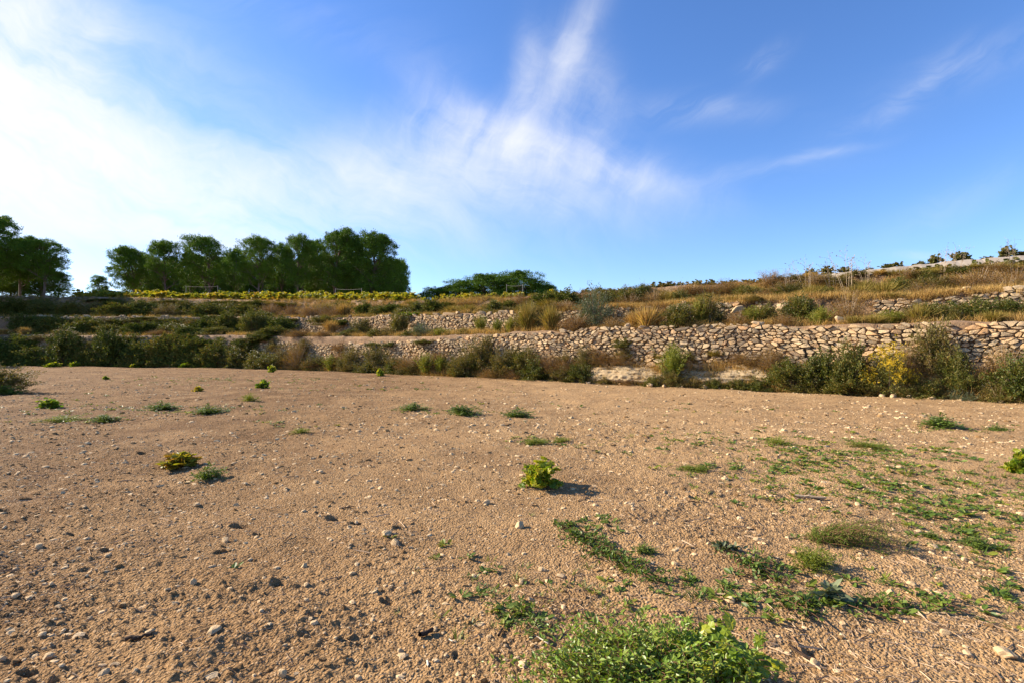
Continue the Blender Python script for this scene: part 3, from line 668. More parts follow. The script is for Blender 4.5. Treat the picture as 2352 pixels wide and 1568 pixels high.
LIST = """
bramble 30 .4 775 120;bramble 150 .3 758 95;bramble 95 .2 798 90;bramble 250 .3 762 84;bramble 320 .2 790 76;bramble 385 .4 770 90;bramble 440 .3 775 80;bramble 500 .2 788 70
bramble 205 .15 800 80;green 545 .3 798 64;bramble 470 .12 803 80;bramble -60 .3 770 120;green 590 .2 805 54;green 625 .1 812 62;dry 682 .3 788 50;shrub 655 .3 795 60;shrub 720 .2 812 60
broom 762 .1 812 42;shrub 803 .2 793 56;shrub 868 .25 790 84;green 850 .05 832 70;green 912 .15 826 62;broom 982 .2 806 50;broom 1012 .25 812 36;shrub 945 .1 832 74;dry 780 .5 800 50
shrub 1075 .3 792 84;shrub 1110 .6 776 64;green 1062 .08 842 60;dry 1132 .1 838 66;shrub 1165 .4 795 74;dry 1188 .1 842 62;green 1232 .15 819 72;shrub 1212 .6 800 60;shrub 1290 .12 838 66;green 1335 .12 832 62
dry 1265 .5 808 60;shrub 1345 .8 798 50;green 1432 1.45 776 48;dry 1385 .95 806 70;dry 1430 .9 808 66;shrub 1390 .03 858 50;dry 1442 .02 862 50;green 1500 .03 860 46;broom 1545 .25 784 62;shrub 1545 .1 842 60
shrub 1592 .03 862 50;green 1640 .02 868 50;green 1692 .02 868 54;green 1745 .04 862 64;dry 1715 .95 808 60;dry 1772 .9 800 66
green 1819 .2 822 92;green 1887 .25 803 88;green 1948 .3 782 84;shrub 1860 .06 856 84;green 1945 .05 858 90;shrub 2000 .06 866 62;flower 2042 .15 800 88
shrub 2145 .9 745 84;dry 2085 .7 800 50;green 2195 .4 800 60;green 2118 .05 868 84;green 2220 .2 848 60;olive 2212 .0 890 66;green 2350 .1 812 110;shrub 2292 .08 868 76;dry 2255 .4 828 70;dry 2310 .8 795 70;shrub 2440 .1 810 110
straw 12 2.1 754 34;straw 60 2.1 750 26;bramble 55 2.5 725 84;bramble 125 2.6 731 74;bramble 200 2.6 736 90;bramble 327 2.5 741 62;green 400 2.5 743 60;bramble 440 2.2 752 62;green 505 2.3 752 70;bramble 475 2.8 732 60
bramble 255 2.4 748 60;shrub 150 2.1 757 60;dry 365 2.2 757 50;bramble 520 2.7 722 62;green 585 2.6 716 50;bramble 648 2.6 732 56;green 607 2.2 757 60;bramble 635 2.2 752 60;dry 690 2.1 757 60;dry 742 2.15 758 56
straw 760 2.5 733 40;green 802 2.3 757 44;shrub 832 2.6 733 50;green 862 2.2 756 34;green 915 2.6 718 40;shrub 890 2.3 752 44;olive 967 2.3 745 54;green 940 2.2 760 40;broom 1104 2.5 728 30;broom 1142 2.4 734 22;broom 1172 2.4 730 28
green 1065 2.3 755 36;broom 1014 2.3 754 40;drygreen 1212 2.4 690 60;shrub 1210 2.9 700 60;drygreen 1264 2.3 700 60;dry 1320 2.3 722 76;olive 1366 2.7 667 92;dry 1405 2.2 730 50;straw 1486 2.3 702 80;straw 1460 2.4 712 60
dry 1500 2.5 705 80;green 1558 2.3 700 70;shrub 1632 2.5 680 88;broom 1610 2.4 688 50;dry 1690 2.3 718 60;green 1761 2.4 702 50;broom 1728 2.3 706 44;green 1841 2.6 683 84;broom 1882 2.3 706 44;dry 1950 2.6 684 70
drygreen 1960 2.2 724 50;drygreen 2010 2.2 722 60;broom 2050 2.4 715 70;drygreen 2110 2.4 695 80;green 2150 2.4 700 70;green 2236 2.5 690 86;shrub 2190 2.3 712 60;green 2313 2.5 690 84;drygreen 2275 2.2 712 60;shrub 2365 2.4 698 70;dry 1800 2.2 722 50
bramble 20 4.6 690 80;bramble 75 4.7 695 60;green 100 4.8 690 50;bramble 160 4.6 697 70;shrub 215 4.8 695 60;bramble 265 4.5 700 70;bramble 330 4.7 694 60;shrub 380 4.6 699 60;bramble 425 4.8 694 56;bramble 480 4.5 700 70
green 520 4.8 697 50;bramble 565 4.5 702 66;dry 620 4.7 698 50;green 600 4.2 716 50;dry 668 4.6 700 50;dry 720 4.4 703 70;dry 770 4.5 700 70;straw 790 4.6 692 44;bramble 838 4.8 698 46;green 866 4.5 703 40;bramble 898 4.6 700 60;green 925 4.4 708 44
green 958 4.7 694 46;bramble 993 4.7 692 56;leafy 945 4.15 718 50;drygreen 1040 4.5 700 60;drygreen 1075 4.5 698 60;green 1134 4.5 692 56;bramble 1168 4.7 692 40;shrub 1200 4.4 700 50;bramble 1252 4.8 674 66;bramble 1303 4.8 670 66;dry 1215 5.6 684 50
dry 1291 4.4 692 60;shrub 1165 4.3 705 40;green 1400 4.8 672 56;dry 1345 5.5 668 60;green 1440 4.9 664 60;green 1470 5.6 655 40;dry 1505 4.8 668 60;shrub 1400 5.8 664 50;green 1560 4.8 670 50;dry 1585 5.4 655 60;drygreen 1530 4.9 665 50
dry 1662 5.4 646 70;green 1722 4.9 660 62;dry 1770 5.7 624 62;dry 1745 4.7 668 56;shrub 1813 4.9 652 84;dry 1876 5.6 630 60;green 1893 4.8 660 76;dry 1950 4.6 662 66;shrub 1930 5.5 635 60;drygreen 1990 5.2 640 60;dry 2030 4.7 662 60
green 2063 5.0 640 66;dry 2085 5.7 618 50;green 2121 5.6 622 50;dry 2118 4.7 652 76;dry 2180 5.2 636 60;dry 2244 5.0 625 110;dry 2327 4.9 618 110;dry 2400 5.0 615 90;green 2200 5.8 612 60;dry 2280 5.8 604 60;dry 1690 4.5 680 60;drygreen 1620 4.7 672 50
stalks 1841 4.9 588 34;stalks 1900 5.2 596 40;stalks 1930 5.0 568 50;stalks 1978 5.4 586 30;stalks 2325 5.9 545 34;stalks 2175 5.8 563 24;stalks 2206 6.2 560 20;stalks 1475 5.5 636 24;stalks 1560 5.2 640 20;stalks 735 4.2 690 24;stalks 1810 5.2 605 24
shrub 635 0.75 814 57;dry 679 0.85 821 74;dry 736 0.55 820 75;shrub 789 0.81 821 75;shrub 837 0.51 822 79;shrub 911 0.40 817 71;dry 949 0.49 810 78;dry 1011 0.81 805 62
shrub 1058 0.82 815 65;green 1105 0.60 809 61;shrub 1163 0.38 817 62;green 1204 0.74 807 71;dry 1238 0.70 813 59;dry 1302 0.53 816 77;bramble 70 3.55 735 67;bramble 141 3.37 734 63
bramble 161 3.65 741 72;bramble 238 3.36 735 54;bramble 274 3.35 734 63;shrub 304 3.50 734 67;shrub 358 3.28 740 60;bramble 403 3.42 734 77;bramble 444 3.23 734 70;bramble 491 3.47 738 59
green 534 3.59 736 79;bramble 595 3.42 737 56;bramble 80 5.70 693 50;shrub 119 5.52 695 62;dry 164 5.23 696 66;bramble 232 5.78 694 76;bramble 269 5.50 690 56;shrub 319 5.40 694 73
bramble 356 5.52 694 70;bramble 390 5.77 690 79;shrub 457 5.23 696 53;bramble 502 5.72 694 63;bramble 531 5.76 691 50;bramble 590 5.57 691 61;drygreen 637 5.73 697 66;bramble 671 5.69 697 63
drygreen 753 5.22 694 57;bramble 792 5.56 694 50;dry 857 5.38 696 42;drygreen 920 5.43 698 49;drygreen 947 5.71 696 42;bramble 1028 5.51 696 65;dry 1078 5.58 699 59;drygreen 1139 5.45 698 45
shrub 1265 4.18 699 67;dry 1299 4.18 694 56;straw 1371 4.21 704 60;straw 1430 4.24 700 65;dry 1510 4.17 704 56;straw 1567 4.21 704 68;straw 1610 4.15 701 52;drygreen 1681 4.29 700 58
shrub 1734 4.01 710 53;drygreen 1847 4.29 664 62;dry 1952 4.20 666 55;drygreen 2043 4.11 671 74;dry 2133 4.15 668 64;dry 2213 4.33 671 53;drygreen 2314 4.37 665 73;dry 1202 5.28 679 74
drygreen 1262 4.63 686 78;dry 1394 4.91 683 69;dry 1446 4.65 677 73;drygreen 1540 4.80 671 60;dry 1622 5.37 659 87;drygreen 1714 5.31 654 74;dry 1802 5.29 644 64;drygreen 1864 4.53 653 71
drygreen 1970 4.42 651 82;drygreen 2033 4.48 643 86;shrub 2145 5.13 637 88;dry 2245 4.96 627 81;dry 2312 4.55 639 74
bramble 46 1.39 770 76;shrub 98 1.83 769 73;bramble 165 1.71 770 83;shrub 235 1.31 771 62;bramble 273 1.74 773 78;bramble 314 1.34 771 79;bramble 401 1.84 773 68;bramble 424 1.82 768 69
bramble 498 1.37 778 81;bramble 573 1.28 776 82;bramble 600 1.82 769 82;bramble 80 3.62 727 62;bramble 128 3.72 727 88;bramble 211 3.33 731 78;shrub 247 3.74 731 61;bramble 339 3.87 728 78
shrub 364 3.81 731 76;shrub 452 3.37 734 70;green 493 3.89 731 60;shrub 579 3.30 727 66;bramble 617 3.48 728 75;bramble 669 3.77 734 74;green 757 3.64 726 79;bramble 792 3.61 735 76
dry 575 1.40 789 45;shrub 634 1.46 778 42;shrub 701 1.34 779 47;dry 784 1.47 783 45;green 863 1.63 787 41;green 903 1.64 788 51;green 981 1.73 788 57
shrub 1794 5.87 634 50;shrub 1828 5.88 631 47;straw 1861 6.02 625 66;shrub 1892 5.89 630 46;drygreen 1943 6.02 628 42;shrub 1968 6.00 620 51;straw 2021 5.96 620 44;drygreen 2059 5.90 618 61
drygreen 2101 5.89 619 54;drygreen 2133 5.85 615 54;drygreen 2160 6.01 613 52;dry 2209 6.03 613 40;drygreen 2243 5.99 607 68;drygreen 2283 5.93 604 53;drygreen 2317 5.87 606 68;shrub 1298 1.01 805 53
dry 1366 1.13 799 42;shrub 1435 1.09 799 52;drygreen 1517 1.09 811 43;shrub 1577 1.06 806 40;drygreen 1642 1.19 800 50;dry 1691 1.06 809 41
"""
for line in LIST.strip().splitlines():
    for it in line.split(';'):
        k, a, b, c, d = it.split(); plant(k, float(a), float(b), float(c), float(d))
# labels: kind, level, part of the picture, then order among the same
def level_phrase(s):
    if s <= .5: return 'at the field edge'
    if s < 2: return 'on the face of the long wall'
    if s < 3.5: return 'just above the long wall'
    if s < 5: return 'above the upper wall'
    return 'near the skyline'
def zone_phrase(x):
    for lim, p in ((250, 'under the far-left pines'), (600, "below the grove's left half"), (950, "below the grove's right half"),
                   (1290, 'below the low pines'), (1700, 'just right of the low pines'), (2000, 'left of the yellow flowers'), (9999, 'toward the right edge')):
        if x < lim: return p
ORD = ['first', 'second', 'third', 'fourth', 'fifth', 'sixth', 'seventh', 'eighth', 'ninth', 'tenth', 'eleventh', 'twelfth', 'thirteenth', 'fourteenth', 'fifteenth', 'sixteenth', 'seventeenth', 'eighteenth', 'nineteenth', 'twentieth']
def label_plants(P):
    g = {}
    for p in P: g.setdefault((p[1], level_phrase(p[3]), zone_phrase(p[2])), []).append(p)
    for (k, lv, zn), L in g.items():
        L.sort(key=lambda p: p[2]); nm, cat, desc, grp = NAMES[k]
        for i, p in enumerate(L):
            lab = desc + ' ' + lv + ' ' + zn
            if len(L) == 2: lab = ('left ', 'right ')[i] + lab
            elif len(L) > 2: lab = ORD[i] + ' ' + desc + ' from left ' + lv + ' ' + zn
            if len(lab.split()) > 16: lab = lab.replace('straw-coloured dry', 'straw-coloured').replace('tall thin leafless', 'thin').replace('yellow-green wild', 'wild').replace('just above', 'above').replace('on the face of', 'on')
            tag(p[0], lab, cat, grp)
label_plants(PLANTS)

# ---------------------------------------------------------------- pines
def pine(seed, tall=1.0, nl=19, low=.36, shape='round'):
    """unit pine: height 1, crown about .62 wide"""
    r = np.random.RandomState(seed); lean = r.normal(size=2) * .05
    f = np.linspace(0, 1, 9); tp = np.stack([lean[0] * f + .02 * np.sin(f * 5 + seed), lean[1] * f + .02 * np.cos(f * 4 + seed), f * .86], -1); tp -= tp[0]
    acc = Acc(); acc.add(*tube(tp, .017 * (1 - .8 * f) + .002, 6))
    V = []; LP = []; C = []
    for k in range(nl):
        h = low + (1 - low) * ((k + .5) / nl) ** .85; q = (h - low) / (1 - low)
        wid = .30 * (1 - q ** 2.6) ** .5 * (.62 + .38 * min(1, q * 2.6)) if shape == 'round' else .32 * (1 - q) ** .6
        a = k * 2.4 + r.uniform(-.5, .5); rr = wid * r.uniform(.55, .85) if k < nl - 1 else .03
        c = np.array([math.cos(a) * rr + lean[0] * h, math.sin(a) * rr + lean[1] * h, min(h, .9)]); rad = r.uniform(.085, .15) * (1.1 - .2 * q); C.append((c, rad))
        b = np.array([np.interp(max(.2, h - .16), tp[:, 2], tp[:, j]) for j in range(3)]); mid = (b + c) / 2 + [0, 0, -.02]
        acc.add(*tube([b, mid, c], [.007, .005, .002], 4))
        for z in range(3):
            e = c + nrm(r.normal(size=3)) * rad * .8; acc.add(*tube([mid, (mid + e) / 2 + [0, 0, .01], e], [.004, .003, .001], 3))
    for z in range(9):      # bare lower snags
        h = r.uniform(.18, low + .15); b = np.array([np.interp(h, tp[:, 2], tp[:, j]) for j in range(3)]); a = r.rand() * 6.28; e = b + np.array([math.cos(a), math.sin(a), .35]) * r.uniform(.05, .16)
        acc.add(*tube([b, (b + e) / 2 + [0, 0, -.006], e], [.004, .003, .001], 3))
    for c, rad in C:
        ns = 38; d = nrm(r.normal(size=(ns, 3)) + [0, 0, .35]); sc = c + d * rad * r.uniform(.5, 1.05, (ns, 1)) * [1.05, 1.05, .85]
        m = 46; P = np.repeat(sc, m, 0) + r.normal(size=(ns * m, 3)) * rad * .14 * [1, 1, .8]; dd = np.repeat(d, m, 0)
        V.append(P); LP.append(nrm(dd * .7 + r.normal(size=(ns * m, 3)) * .7 + [0, 0, .5]))
    P = np.concatenate(V); Dd = np.concatenate(LP); n = len(P)
    Vv, F = place(P, Dd, r.normal(size=(n, 3)), r.uniform(.010, .022, n), T_LEAF[0], T_LEAF[1], r.uniform(.005, .009, n))
    return [('trunk', acc.mesh('pine_trunk', [M_PALEBARK])), ('crown', mk_mesh('pine_crown', Vv, F, [L_PINE]))]
PINES = [norm_parts(p) for p in (pine(101), pine(102, nl=23, low=.32), pine(103, nl=17, low=.42), pine(104, nl=25, low=.22), pine(105, nl=18, low=.38))]
PLOW = [norm_parts(p) for p in (pine(111, nl=22, low=.10), pine(112, nl=20, low=.12))]
def ground_at(x, D):
    xd = (x / D * 512 + 512) / K; Dp, Z = prof(np.array([xd])); return float(np.interp(D, Dp[:, 0], Z[:, 0]))
def tree(xd, D, ytop, w, label, group=None, protos=PINES, idx=None, name='pine_tree'):
    x = (xd * K - 512) / 512 * D; z = ground_at(x, D); h = (CAMZ + (348 - ytop * K) * D / 512 - z) ; wm = w * K / 512 * D * .82
    parts = protos[idx] if idx is not None else RNG.choice(protos)
    t = put_proto(name, parts, (x, D, z - .1), (wm, wm, h), RNG.uniform(0, 6.28)); tag(t, label, 'pine tree', group); return t
G1 = 'pines of the dark grove on the top terrace'
tree(-25, 66, 496, 150, 'tall dark pine cut by the left edge of the picture', 'pines at the far left', idx=3)
tree(45, 70, 545, 100, 'dark pine just right of the tallest far-left pine', 'pines at the far left', idx=1)
tree(100, 67, 552, 110, 'rightmost full-crowned pine of the far-left clump', 'pines at the far left', idx=4)
tree(135, 70, 625, 60, 'small low pine with bare lower branches beside the far-left clump', 'pines at the far left', protos=PLOW, idx=1)
for i, (a, d) in enumerate(((-330, 58), (-420, 52), (-520, 47), (-250, 70), (-620, 43), (-180, 60))): tree(a, d, 500, 130, 'pine standing beyond the left edge of the view', 'pines beyond the left edge', idx=3)
tree(-95, 64, 520, 140, 'pine mostly hidden beyond the left edge', 'pines at the far left', idx=2)
for i in range(4): tree(-10 + 34 * i, 80, 590, 90, 'shaded pine standing behind the far-left clump', 'pines behind the far-left clump', idx=3)
tree(231, 88, 635, 52, 'small lone round pine between the two pine groups', None, PLOW, 0)
desc = [(310, 78, 570, 100, 'leftmost pine of the grove, low rounded crown', 1), (388, 76, 556, 86, 'second pine of the grove from left, slender pale trunk', 2), (437, 86, 580, 56, 'thin pine in the gap right of the second grove pine', 4),
        (490, 77, 546, 112, 'broad bright-topped pine third from the left of the grove', 0), (545, 86, 572, 60, 'narrow dark pine just right of the broad bright one', 2), (592, 76, 546, 104, 'pine with leaning trunk in the middle of the grove', 4),
        (642, 82, 562, 60, 'slim pine with forked trunk at the middle of the grove', 2), (687, 77, 547, 84, 'pine with straight bare trunk left of the tallest', 0), (768, 78, 530, 130, 'tallest and widest pine of the grove', 1),
        (862, 78, 540, 118, 'dense tall pine at the right end of the grove', 3), (912, 84, 600, 52, 'lower airy pine ending the grove on the right', 4), (728, 84, 556, 80, 'dark pine squeezed left of the tallest pine', 3), (815, 86, 552, 90, 'dark pine between the two tallest crowns', 3)]
for a, D, yt, w, lb, ix in desc: tree(a, D, yt, w, lb, G1, idx=ix)
for i, a in enumerate(np.linspace(325, 905, 17)): tree(a, 94 + 5 * (i % 3), 585 + (i * 37 % 20), 74, 'dark pine in the shaded depth of the grove', 'pines deep inside the grove', idx=3)
for i, a in enumerate(np.linspace(325, 920, 20)):
    tree(a, 104 + 3 * (i % 3), 630 + (i * 13 % 16), 60, 'low dark pine growing under the grove', 'undergrowth pines of the grove', PLOW, i % 2)
for a, D, yt, w, lb in [(985, 96, 662, 50, 'leftmost low bushy pine right of the grove'), (1022, 97, 657, 50, 'second low pine right of the grove'), (1075, 96, 643, 70, 'third low pine right of the grove, lighter green'),
                        (1130, 98, 634, 80, 'broad low pine left of the highest low pine'), (1195, 97, 627, 74, 'highest of the low bushy pines right of the grove'), (1238, 99, 648, 60, 'low pine just right of the highest low one'),
                        (1264, 96, 655, 36, 'last small pine before the bare skyline'), (945, 92, 676, 34, 'tiny dark pine bush at the foot of the grove end'), (1165, 104, 634, 70, 'pine showing between the two highest low pines')]:
    tree(a, D, yt, w * 1.9, lb, 'low pines right of the grove', PLOW, RNG.randint(0, 1))

# ---------------------------------------------------------------- vineyard on the top terrace
VP = [norm_parts(bush('vine_row', s, L_VINEY, M_BARK, 420, 22, .17, .9, .2, .25, .4, .4, tmpl=T_VINE, fmin=.3)) for s in (121, 122, 123)]
VD = [norm_parts(bush('hill_vine', s, L_VINED, M_BARK, 420, 16, .12, .9, .16, .25, .5, .6, tmpl=T_VINE, fmin=.45, low=.15)) for s in (124, 125, 126)]
def vine(xd, s, w, h, protos, label, group):
    p = H1(xd, s); t = put_proto('grape_vine', RNG.choice(protos), (p[0], p[1], p[2] - .05), (w, w * .9, h), RNG.uniform(0, 6.28)); tag(t, label, 'grape vine', group)
for i, a in enumerate(np.arange(205, 940, 13.0)):
    vine(a + RNG.uniform(-4, 4), 6.1, RNG.uniform(1.3, 1.9), RNG.uniform(.62, .95), VP, 'yellow-green vine in the row below the pine grove', 'vines of the yellowing front row')
for i, a in enumerate(np.arange(190, 950, 22.0)):
    vine(a + RNG.uniform(-6, 6), 6.28, RNG.uniform(1.5, 2.0), RNG.uniform(.9, 1.3), VP, 'yellowing vine standing behind the front row of vines', 'vines of the second row below the grove')
for i, a in enumerate(np.arange(955, 1290, 20.0)):
    vine(a + RNG.uniform(-6, 6), 6.25, RNG.uniform(.8, 1.3), RNG.uniform(.55, .85), VP, 'small yellowing vine below the low distant pines', 'sparse vines below the low pines')
for i, a in enumerate(np.arange(1290, 1780, 23.0)):
    vine(a + RNG.uniform(-7, 7), 6.25, RNG.uniform(.8, 1.2), RNG.uniform(.5, .75), VD, 'dull green vine on the skyline left of the concrete wall', 'vines on the middle skyline')
for i, a in enumerate(np.arange(1790, 2640, 40.0)):
    a = a + RNG.uniform(-14, 14)
    p = H1(a, 6.55); zt = CAMZ + (348 - np.interp(a, [1770, 1870, 2066, 2352, 2640], [640, 630, 609, 582, 562]) * K) * p[1] / 512
    t = put_proto('grape_vine', RNG.choice(VD), (p[0], p[1], zt - .35), (RNG.uniform(.5, 1.2), .8, RNG.uniform(.35, .9)), RNG.uniform(0, 6.28)); tag(t, 'dark green vine rising behind the pale concrete wall', 'grape vine', 'vines behind the concrete wall')
for i, a in enumerate((1985, 2010, 2105, 2150, 2165, 2230, 2262, 2330)):
    p = H1(a, 6.15); zt = CAMZ + (348 - np.interp(a, [1770, 1870, 2066, 2352, 2640], [640, 630, 609, 582, 562]) * K) * p[1] / 512
    t = put_proto('grape_vine', RNG.choice(VD), (p[0], p[1], zt - 1.0), (1.3, .8, .75), RNG.uniform(0, 6.28)); tag(t, 'low green vine in front of the pale concrete wall', 'grape vine', 'vines in front of the concrete wall')

def wire_fence(label, xa, xb, s, ytop, D_off=4):
    t = None; pts = []
    for x in (xa, xb):
        p = H1(x, s); D = p[1] + D_off; X = (x * K - 512) / 512 * D; z0 = p[2] - .2; z1 = CAMZ + (348 - ytop * K) * D / 512; pts.append((X, D, z0, z1))
    t = thing('wire_fence', (pts[0][0], pts[0][1], pts[0][2]))
    o0 = np.array(pts[0][:3])
    for (X, D, z0, z1) in pts:
        V, F = tube(np.array([(X, D, z0), (X, D, (z0 + z1) / 2), (X + .03, D, z1)]) - o0, .028, 6); obj('post', mk_mesh('fence_post', V, F, [M_METAL]), t)
    a = np.array([pts[0][0], pts[0][1], pts[0][3] - .08]); b = np.array([pts[1][0], pts[1][1], pts[1][3] - .08]); f = np.linspace(0, 1, 8)[:, None]
    V, F = tube(a + (b - a) * f - [0, 0, .08] * np.sin(f * math.pi) - o0, .012, 4); obj('wire', mk_mesh('fence_wire', V, F, [M_METAL]), t)
    tag(t, label, 'fence', 'wire fences along the vineyard')
wire_fence('thin wire fence between two posts before the left part of the grove', 427, 500, 6.3, 656)
wire_fence('thin wire fence between two posts before the tallest pine', 770, 830, 6.3, 662)
wire_fence('thin wire fence between two posts before the low pines', 1163, 1200, 6.3, 653)

# ---------------------------------------------------------------- plants and stones standing in the field
def field_plant(kind_parts, name, xd, yd, w, h, label, cat, group=None, depth=None, rz=None, sink=.01):
    x, D = gp(xd, yd); wm = w * K / 512 * D; hm = h * K / 512 * D; z = float(gz(x, D))
    t = put_proto(name, kind_parts, (x, D, z - sink), (wm, depth or wm, hm), RNG.uniform(0, 6.28) if rz is None else rz); tag(t, label, cat, group); return t
FV = [norm_parts(bush('field_vine', s, L_VINE, M_BARK, 380, 26, .165, .95, .15, .15, .45, .38, tmpl=T_VINE, fmin=.4, srad=.012)) for s in (131, 132)]
FY = [norm_parts(bush('yellow_vine', s, L_VINEY, M_BARK, 260, 18, .20, .95, .18, .1, .4, .35, tmpl=T_VINE, fmin=.4, srad=.012)) for s in (133,)]
FW = [norm_parts(bush('weed', s, L_WEED, M_BARK, 1300, 60, .075, .5, .12, .25, .3, .5, tmpl=T_OVAL, fmin=.15, srad=.006)) for s in (134, 135)]
FL = [norm_parts(bush('light_weed', s, L_WEEDY, L_WEEDY, 1300, 60, .085, .22, .12, .1, .7, .5, fmin=.15, srad=.006)) for s in (136,)]
GV = 'young vines sprouting in the field'
field_plant(FV[0], 'grape_vine', 1243, 1116, 84, 58, 'bright green young vine alone in the middle of the bare field', 'grape vine', GV, rz=.5)
field_plant(FY[0], 'grape_vine', 413, 1066, 72, 30, 'low yellow-leaved vine in the left part of the field', 'grape vine', GV)
field_plant(FV[1], 'grape_vine', 603, 892, 30, 19, 'small vine near the far side, left of centre, brighter and taller', 'grape vine', GV)
field_plant(FY[0], 'grape_vine', 455, 895, 20, 12, 'tiny yellow vine near the far side of the field', 'grape vine', GV)
field_plant(FV[0], 'grape_vine', 113, 936, 38, 20, 'small green vine standing near the left edge of the field', 'grape vine', GV)
field_plant(FV[1], 'grape_vine', 2345, 1088, 60, 50, 'green vine cut by the right edge of the picture', 'grape vine', GV)
field_plant(FV[1], 'grape_vine', 243, 870, 14, 8, 'tiny yellowish sprout far off in the left field', 'grape vine', GV)
field_plant(FV[0], 'grape_vine', 624, 854, 16, 16, 'small green sprout at the far field edge below the dry shrub', 'grape vine', GV)
field_plant(FV[1], 'grape_vine', 873, 861, 18, 16, 'small round green sprout against the bushes at the field edge', 'grape vine', GV)
for x, y, w, lb in ((122, 841, 26, 'leftmost tiny sprout at the foot of the brambles'), (172, 841, 18, 'second tiny sprout from left at the foot of the brambles'), (311, 842, 20, 'third tiny sprout from left at the foot of the brambles'), (427, 843, 24, 'rightmost tiny sprout at the foot of the brambles')):
    field_plant(FV[0], 'grape_vine', x, y, w, 10, lb, 'grape vine', GV)
GW = 'weed clumps in the field'
for x, y, w, h, lb, P in ((478, 1096, 66, 32, 'dark green weed clump just right of the yellow vine', FW), (375, 934, 80, 16, 'flat weed patch left of centre in the long weed streak', FW), (482, 946, 84, 18, 'weed patch at the right end of the left weed streak', FW),
                        (243, 966, 56, 16, 'weed clump at the middle of the left weed streak', FW), (150, 962, 90, 12, 'grassy green patch at the left end of the weed streak', FL), (948, 940, 70, 16, 'low dark weed patch in the middle distance, leftmost of three', FW),
                        (1068, 952, 80, 22, 'low dark weed patch in the middle distance, middle of three', FW), (1186, 954, 72, 18, 'low dark weed patch in the middle distance, rightmost of three', FW), (575, 922, 36, 18, 'small dry-stemmed weed near the far side, below the small vine', FL),
                        (2155, 974, 92, 26, 'dark spreading weed patch on the right, near the terrace', FW), (2290, 982, 44, 14, 'small weed right of the dark spreading patch', FW), (1870, 1305, 90, 46, 'light green herb in the right foreground', FL),
                        (1230, 1018, 60, 14, 'grass tuft behind the lone vine, left one', FL), (1290, 1012, 40, 12, 'grass tuft behind the lone vine, right one', FL), (20, 905, 60, 20, 'weed fringe below the shrub at the left edge', FW),
                        (2240, 1250, 70, 26, 'broad-leaved weed on the right side of the field', FW), (2140, 1232, 40, 16, 'small broad-leaved weed near the right side', FW), (1790, 1018, 60, 18, 'upright weed at the top of the right-hand weedy area', FL),
                        (1990, 1022, 90, 14, 'grassy weed patch in the right-hand weedy area', FL), (1600, 1080, 70, 14, 'grassy patch right of the lone vine', FL), (1480, 1270, 50, 20, 'small weed behind the dark trailing patch', FW), (690, 996, 40, 12, 'thin weed left of centre in the bare middle field', FL)):
    field_plant(RNG.choice(P), 'weed', x, y, w, h, lb, 'weed', GW, depth=None)
field_plant(PROTO['shrub'][0], 'wild_shrub', 0, 902, 120, 58, 'low green and brown shrub at the left edge of the field', 'shrub')
# feathery plant lying over towards the right
def feather():
    r = np.random.RandomState(8); acc = Acc(); LV = Acc()
    for k in range(150):
        a = r.normal() * .8; l = r.uniform(.2, 1.0) * (.4 + .6 * max(0, math.cos(a))); up = r.uniform(.15, .75)
        f = np.linspace(0, 1, 9); p = np.stack([-.30 + r.normal() * .06 + np.cos(a) * l * f, r.normal() * .04 + np.sin(a) * l * f * .6, up * .42 * np.sin(f * 2.5) * (.4 + .6 * l)], -1); p[:, 2] = np.maximum(p[:, 2], .005)
        acc.add(*tube(p, .0028 * (1 - .6 * f) + .0006, 3))
        m = 34; ff = r.uniform(.1, 1, m); q = np.stack([np.interp(ff, f, p[:, j]) for j in range(3)], -1)
        LV.add(*place(q, nrm(r.normal(size=(m, 3)) + [.6, 0, .5]), r.normal(size=(m, 3)), r.uniform(.03, .07, m), T_LEAF[0], T_LEAF[1], np.full(m, .006)))
    return [('foliage', LV.mesh('feather_foliage', [leaf_mat('feathery_green', [(0.056, 0.096, 0.016), (0.096, 0.136, 0.024), (0.160, 0.176, 0.040)], .3, .6, .2, 4)])), ('stems', acc.mesh('feather_stems', [L_RED]))]
field_plant(feather(), 'feathery_weed', 1945, 1250, 200, 200, 'feathery fine-stemmed weed leaning right in the right foreground', 'weed', rz=-.1)

